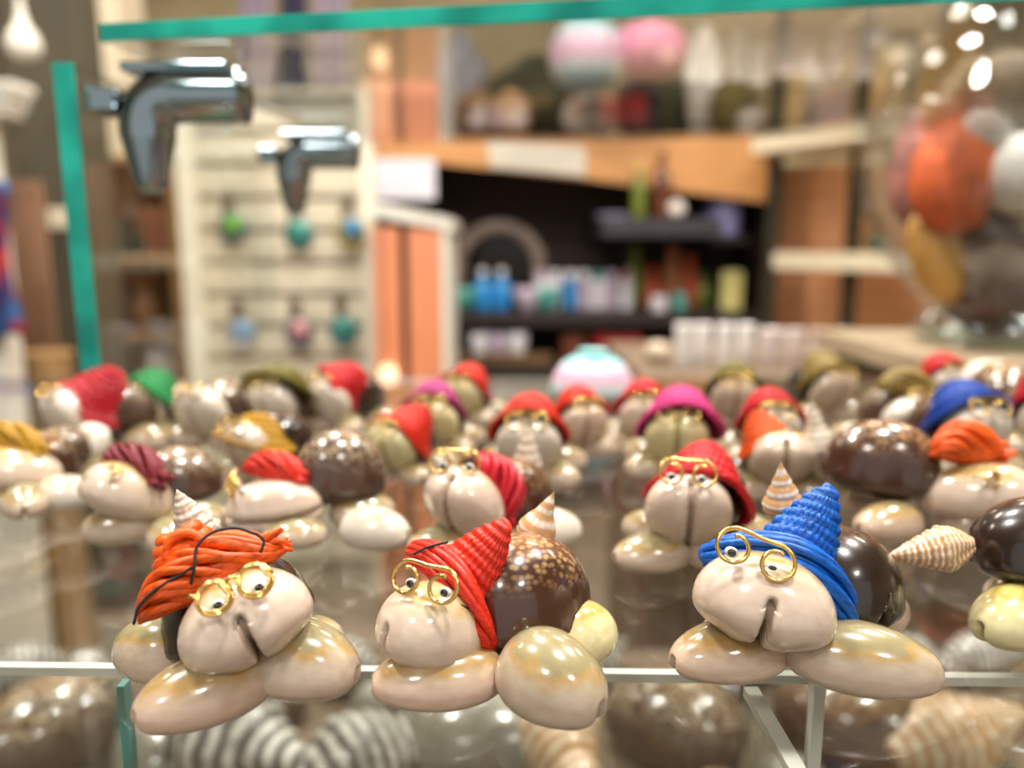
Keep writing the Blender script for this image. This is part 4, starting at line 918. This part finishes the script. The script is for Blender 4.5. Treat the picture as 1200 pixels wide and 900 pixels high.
for (px, y0_, w, c, sh, lb) in ((742, 286, 26, GR, 'bottle', 'olive bottle among the orange figures on dark shelf'), (762, 312, 24, OR_, 'vase', 'orange vase on the dark shelf'), (786, 288, 30, plain('terracotta', '#b8744c', .6), 'vase', 'tall terracotta vase on the dark shelf'), (806, 300, 26, OR_, 'vase', 'bright orange vase right of the terracotta one'),
        (822, 318, 24, GR, 'vase', 'olive green vase at right of the orange ones'), (796, 338, 18, TQ, 'jar', 'little teal pot before the orange vases'), (772, 342, 20, W_, 'jar', 'little white pot before the terracotta vase')):
    jar('pottery_vase', lb, 'vase', px, y0_, 366, w, YD+(.05 if y0_ > 330 else .2), c, Z0, None, sh if sh != 'bottle' else 'vase', 'pottery on the dark shelf')
tilt = boxlike('yellow_packet', 'pale yellow packet standing at right end of the dark shelf', 'packet', 846, 318, 870, 366, YD+.06, .03, YL, Z0); 
Z1 = zsh[1]
for (px, c, lb) in ((562, W_, 'left white pot on the lower dark shelf'), (584, LV, 'lilac pot on the lower dark shelf'), (606, W_, 'white pot right of the lilac one on the lower dark shelf')):
    jar('small_pot', lb, 'pot', px, 390, 428, 24, YD+.06, c, Z1, None, 'bowl', 'pots on the lower dark shelf')
tag(bx(530, 415, 648, 427, YD+.02, .03).build('brown_strip', plain('brown_strip', '#5f4526', .6)), 'brown wooden edging strip before the lower white pots', 'strip')
for (px, c, lb) in ((672, plain('rust', '#6a3018', .5), 'rusty brown box on the lower dark shelf'), (710, RD, 'bright red box on the lower dark shelf'), (738, RD, 'second red box, right of the first, on the lower dark shelf')):
    boxlike('gift_box', lb, 'box', px-14, 393, px+14, 428, YD+.05, .1, c, Z1, 'boxes on the lower dark shelf', lid=c)
# things on top of the fascia
ZF = ZT+.02
sal = plain('salmon_box', '#cf9478', .5, var=.08); sal2 = plain('brown_pink_box', '#a8745c', .5)
boxlike('tall_box', 'pale salmon box standing on the fascia top, leftmost', 'box', 424, 95, 458, 168, YD+.05, .12, plain('pale_salmon', '#e8b898', .5, var=.08), ZF, 'boxes on the fascia top', plain('pale_salmon_lid', '#efc4a4', .5))
boxlike('tall_box', 'brownish pink box on the fascia top, beside the leftmost box', 'box', 464, 95, 512, 168, YD+.08, .14, sal2, ZF, 'boxes on the fascia top', sal)
def rock(name, label, px, py0, py1, w, Y, mat, cat='ornament', sq=1.0, group=None):
    p = at(px, py1, Y); h = at(px, py0, Y).z-ZF; r = w/F_PX*Y/2; ph = rnd.uniform(0, 6)
    b = MB(); b.ellipsoid((p.x, Y, ZF+h/2), (r, r*.7, h/2), 28, 18, disp=lambda d: 1+.10*math.sin(4*d.x+ph)*math.cos(5*d.z+ph)+.05*math.sin(11*d.y+9*d.x)); return tag(b.build(name, mat), label, cat, group)
gy = plain('grey_cloth_toy', '#8a8a92', .8, var=.4, scale=20); dg = plain('dark_green_cloth', '#3a3c24', .9, var=.3); br = plain('brown_toy', '#7a5c3c', .8, var=.4, scale=25); pk = plain('pink_cloth', '#d993a6', .8); cy = plain('aqua_cloth', '#8cc0c0', .8); pw = plain('pale_cloth', '#c9c6bc', .8, var=.2)
for a_ in [('cloth_bundle', 'wide dark green bundle on the fascia top behind the dark grey toy', 770, 70, 165, 90, YD+.4, dg), ('soft_toy', 'lumpy grey soft toy on the fascia top, right of the boxes', 540, 42, 165, 56, YD+.34, gy), ('soft_toy', 'tall dark green bundle on the fascia top', 628, 70, 165, 110, YD+.4, dg), ('brown_bear', 'small brown soft toy on the fascia top before the grey one', 560, 105, 165, 50, YD+.1, br),
           ('soft_toy', 'sandy soft toy on the fascia top, under the grey bundle', 600, 108, 165, 46, YD+.1, plain('sandy_toy', '#b08c64', .8, var=.3, scale=20)), ('soft_toy', 'pale grey soft toy low on the fascia top under the pink bundles', 690, 112, 165, 60, YD+.04, pw), ('soft_toy', 'dark grey soft toy on the fascia top right of the pale one', 750, 95, 165, 56, YD+.06, plain('dark_grey_toy', '#4c4a44', .8, var=.3)),
           ('cloth_bundle', 'tall pale bundle at right end of the fascia top', 822, 35, 165, 40, YD+.3, pw), ('cloth_bundle', 'olive bundle right of the tall pale one', 858, 85, 165, 50, YD+.22, plain('olive_cloth', '#6a6030', .8)), ('soft_toy', 'white soft toy at the very right of the fascia top', 880, 128, 165, 34, YD+.05, plain('white_toy', '#d6ccc0', .8))]:
    rock(*a_, cat='toy' if 'toy' in a_[0] or 'bear' in a_[0] else 'bundle')
pm_, nt_, out_ = nodes_of('pastel_stripes'); tc = N(nt_, 'ShaderNodeTexCoord'); sp = N(nt_, 'ShaderNodeSeparateXYZ'); nt_.links.new(tc.outputs['Generated'], sp.inputs[0])
rp = ramp(nt_, [(0, srgb('#a9d4dc')), (.3, srgb('#dfe4e6')), (.45, srgb('#e3b4cc')), (.7, srgb('#d9c4d8')), (.85, srgb('#86c8cc'))]); nt_.links.new(sp.outputs['Z'], rp.inputs[0])
bb_ = N(nt_, 'ShaderNodeBsdfPrincipled', Roughness=.3); nt_.links.new(rp.outputs[0], bb_.inputs['Base Color']); nt_.links.new(bb_.outputs[0], out_.inputs[0])
def lantern(px, py, w, h, Y, m, label):  # pastel reflections in the upper shelf, modelled as solids on added cords
    p = at(px, py, Y); r = w/F_PX*Y/2; hh = h/F_PX*Y/2; o = empty('paper_lantern', (p.x, p.y, p.z-hh)); tag(o, label, 'lantern', 'modelled shelf reflections above the fascia')
    b = MB(); b.lathe([(r*.25, -hh)]+[(r*(.12+.88*math.cos(q)**.8)*(1+.015*(k_ % 2)), hh*math.sin(q)) for k_, q in enumerate([-1.35+2.7*i/28 for i in range(29)])]+[(r*.25, hh)], 40, p); b.build('reflection_body', m, o)
    MB().tube([(p.x, p.y, p.z+hh), (p.x, p.y, (p.z+CE)/2), (p.x, p.y, CE)], .004, 6).build('cord', white, o)
lantern(688, 66, 84, 74, 2.7, pm_, 'round striped aqua, pink and white shelf reflection modelled as a solid above the fascia')
lantern(758, 60, 86, 54, 2.75, plain('bright_pink_reflection', '#dc8cae', .7, var=.06), 'plain bright pink shelf reflection modelled as a solid above the fascia')
# right: cream shelf rack
rk = empty('cream_shelf_rack', (at(960, 300, 2.4).x, 2.4, 0)); tag(rk, 'rack with cream shelves and dark posts left of the glass bowl', 'shelf rack')
crm = plain('cream_shelf', '#d6cbb0', .5, var=.05); post = plain('dark_post', '#2e2a18', .5, .3)
zb1 = at(876, 160, 2.7).z; zb2 = at(910, 296, 2.6).z
def hboard(pa, pb, Ya, Yb, z, th, D, nm, m, par):
    A = at(pa, 300, Ya); B = at(pb, 300, Yb); n = Vector((-(B-A).y, (B-A).x, 0)).normalized()*D
    q = [Vector((A.x, A.y, z-th)), Vector((B.x, B.y, z-th)), Vector((B.x+n.x, B.y+n.y, z-th)), Vector((A.x+n.x, A.y+n.y, z-th))]
    MB().prism(q, (0, 0, th)).build(nm, m, par)
hboard(874, 1120, 2.72, 2.05, zb1, .055, .34, 'shelf_board', crm, rk)
hboard(906, 1120, 2.72, 2.15, zb2, .055, .34, 'shelf_board', crm, rk)
hboard(906, 1120, 2.72, 2.15, zb2-.42, .055, .34, 'shelf_board', crm, rk)
for px, Y in ((904, 2.74), (1000, 2.52)):
    c = at(px, 300, Y); w = .02; MB().box(c.x-w, c.x+w, c.y, c.y+.03, 0, CE-.3, .003).build('post', post, rk)
pl = banded('orange_planks', '#bc7e52', '#e4ac7e', 'Z', 5, .6, 0, .6)
A = at(905, 300, 3.05); B = at(1140, 300, 2.75); MB().prism([(A.x, A.y, .4), (B.x, B.y, .4), (B.x, B.y, zb1-.06), (A.x, A.y, zb1-.06)], (.01, .03, 0)).build('back_planks', pl, rk)
kh = plain('khaki_box', '#b09a64', .6, var=.08)
for (a_, b_, y0_, Y, m_, lb) in ((914, 944, 85, 2.80, kh, 'small khaki box on top of the cream shelf rack, by the left post'), (1006, 1062, 55, 2.62, kh, 'large khaki box on top of the cream shelf rack, right of the second post')):
    boxlike('carton', lb, 'carton', a_, y0_, b_, 150, Y, .16, m_, zb1, 'cartons on the cream rack', plain('khaki_lid', '#9a8854', .6))
A = at(944, 120, 2.74); B = at(998, 85, 2.66)
tag(MB().prism([(A.x, A.y, zb1), (A.x, A.y, zb1+.05), (B.x, B.y, zb1+.17), (B.x, B.y, zb1)], (.02, .14, 0)).build('sloping_stand', plain('slate_blue', '#55606a', .5)), 'slate blue wedge-shaped stand between the khaki boxes', 'stand')
p = at(965, 80, 2.8); b = MB(); b.ellipsoid((p.x, p.y+.12, zb1+.15), (.09, .05, .15), 24, 16, disp=lambda d: 1+.08*math.sin(6*d.x+3*d.z)); tag(b.build('grey_bundle', plain('grey_bundle', '#9a968c', .8, var=.25)), 'grey cloth bundle behind the slate blue stand on the rack', 'bundle')
jar('green_pot', 'dark green pot on the middle cream shelf by the glass bowl', 'pot', 1028, 276, 300, 30, 2.5, plain('dark_green', '#1d5a3c', .4), zb2, None, 'bowl')
# low counter right behind the case with white mugs and a pastel bowl
cn = empty('back_counter', (.43, 1.3, 0)); tag(cn, 'low pale counter behind the glass case, set with white cups', 'counter')
zc = at(800, 436, 1.15).z
MB().box(.19, .68, 1.1, 1.55, zc-.03, zc, .004).build('counter_top', plain('counter_top', '#6b5a48', .5), cn); MB().box(.2, .67, 1.12, 1.53, 0, zc-.03, .004).build('counter_body', plain('counter_body', '#5a4a3c', .6), cn)
cw = plain('cup_white', '#dedad6', .35, var=.05); names = ['leftmost white cup on the low counter', 'second white cup from the left on the low counter', 'third white cup from the left on the low counter', 'fourth white cup from the left on the low counter', 'fifth white cup, first of the pinkish group on the low counter', 'sixth white cup from the left on the low counter', 'seventh white cup from the left on the low counter', 'last white cup, nearest the glass bowl, on the low counter']
for i, px in enumerate((800, 822, 848, 872, 902, 930, 958, 986)):
    jar('white_cup', names[i], 'cup', px, 380+(i > 3)*6, 430, 21 if i != 4 else 30, 1.2+.05*(i % 2), cw if i < 4 else plain('cup_pinkish', '#cfc0ba', .4, var=.1), zc, None, 'cup', 'white cups on the low counter')
for (px, w, c, lb) in ((770, 30, plain('sand_shell', '#b8a890', .5), 'sand coloured lump left of the white cups'),):
    p = at(px, 430, 1.25); r = w/F_PX*1.25/2; b = MB(); b.ellipsoid((p.x, 1.25, zc+r*.8), (r, r, r*.85), 24, 14, disp=spiky); tag(b.build('shell_ornament', c), lb, 'ornament')
LUMP = [plain('lump_grey', '#9a948c', .5, var=.4, scale=60), plain('lump_white', '#b0a89c', .45, var=.3, scale=60), plain('lump_sand', '#b09c80', .5, var=.4, scale=60), plain('lump_green', '#7f8668', .5, var=.4, scale=60)]
LN = ['grey', 'white', 'sandy', 'greenish']
k = 0
for (px, py) in ((1000, 424), (1028, 405), (1062, 426), (1080, 405)):
    p = at(px, py, 1.17+.07*(k % 2)); b = MB(); r = .018+.004*(k % 2); b.ellipsoid((p.x, p.y, zc+r*.85), (r*1.1, r, r*.85), 24, 14, disp=spiky)
    tag(b.build('coral_lump', LUMP[k % 4]), ['grey coral lump on the low counter, next to last white cup', 'white coral lump on the low counter behind the grey one', 'sandy coral lump on the low counter close to glass bowl', 'greenish coral lump on the low counter behind the bowl edge'][k], 'coral'); k += 1
# pastel plate on the shelf
pb = on_shelf(694, 462); o = empty('pastel_bowl', pb); tag(o, 'pastel upturned bowl striped pink, white and aqua at back of the shelf', 'bowl')
pm = pm_
MB().lathe([(.024, .0), (.024, .004), (.0225, .011), (.018, .018), (.012, .022), (.004, .0235)], 40, pb).build('bowl_shell', pm, o)
MB().lathe([(.008, .0225), (.0085, .026), (.007, .026), (.002, .025)], 24, pb).build('foot_ring', cy, o)

# ------------------------------------------------------------------ light
def area(name, loc, size, energy, colr, target, shape='DISK'):
    L = bpy.data.lights.new(name, 'AREA'); L.shape = shape; L.size = size; L.energy = energy; L.color = colr
    o = bpy.data.objects.new(name, L); col.objects.link(o); o.location = loc
    o.rotation_euler = (Vector(target)-Vector(loc)).to_track_quat('-Z', 'Y').to_euler(); return o
warm = (1, .88, .74); neut = (1, .95, .89)
for i, (x, y) in enumerate([(-.9, .5), (.35, .15), (1.0, .9), (-.3, 1.2)]):
    area('ceiling_spot', (x, y, CE-.08), .22, 27, neut, (x*.3, y*.5+.1, S))
for (x, y) in [(-1.8, 1.6), (-.6, 2.0), (.7, 2.0), (1.9, 1.9), (0, 3.9), (1.6, 3.9), (-1.6, 3.9)]:
    area('ceiling_lamp', (x, y, CE-.06), .5, 20, warm, (x, y+.5, 1))
for x in (-.8, .9):
    area('ceiling_lamp', (x, -1.3, CE-.06), .4, 15, neut, (x*.2, .3, S))  # this pair is added frontal fill behind the camera, brightening the shaded faces
w = bpy.data.worlds.new('world'); sc.world = w; w.use_nodes = True
w.node_tree.nodes['Background'].inputs[0].default_value = (1, .95, .88, 1); w.node_tree.nodes['Background'].inputs[1].default_value = .7

# ------------------------------------------------------------------ camera
cam = bpy.data.cameras.new('camera'); co = bpy.data.objects.new('camera', cam); col.objects.link(co)
co.location = (0, 0, S+CAMH); co.rotation_euler = (math.pi/2-PITCH, 0, 0)
cam.sensor_width = 36; cam.lens = F_PX/1200*36; cam.clip_start = .01; cam.clip_end = 50
cam.dof.use_dof = True; cam.dof.focus_distance = .146; cam.dof.aperture_fstop = 7.6
sc.camera = co
sc.view_settings.view_transform = 'Standard'; sc.view_settings.look = 'None'; sc.view_settings.gamma = 1; sc.view_settings.exposure = 0.12; sc.view_settings.use_curve_mapping = False
cy_ = sc.cycles
cy_.max_bounces = 10; cy_.transparent_max_bounces = 24; cy_.transmission_bounces = 8; cy_.glossy_bounces = 5; cy_.diffuse_bounces = 3
cy_.sample_clamp_indirect = 6; cy_.use_denoising = True; cy_.caustics_reflective = False; cy_.caustics_refractive = False
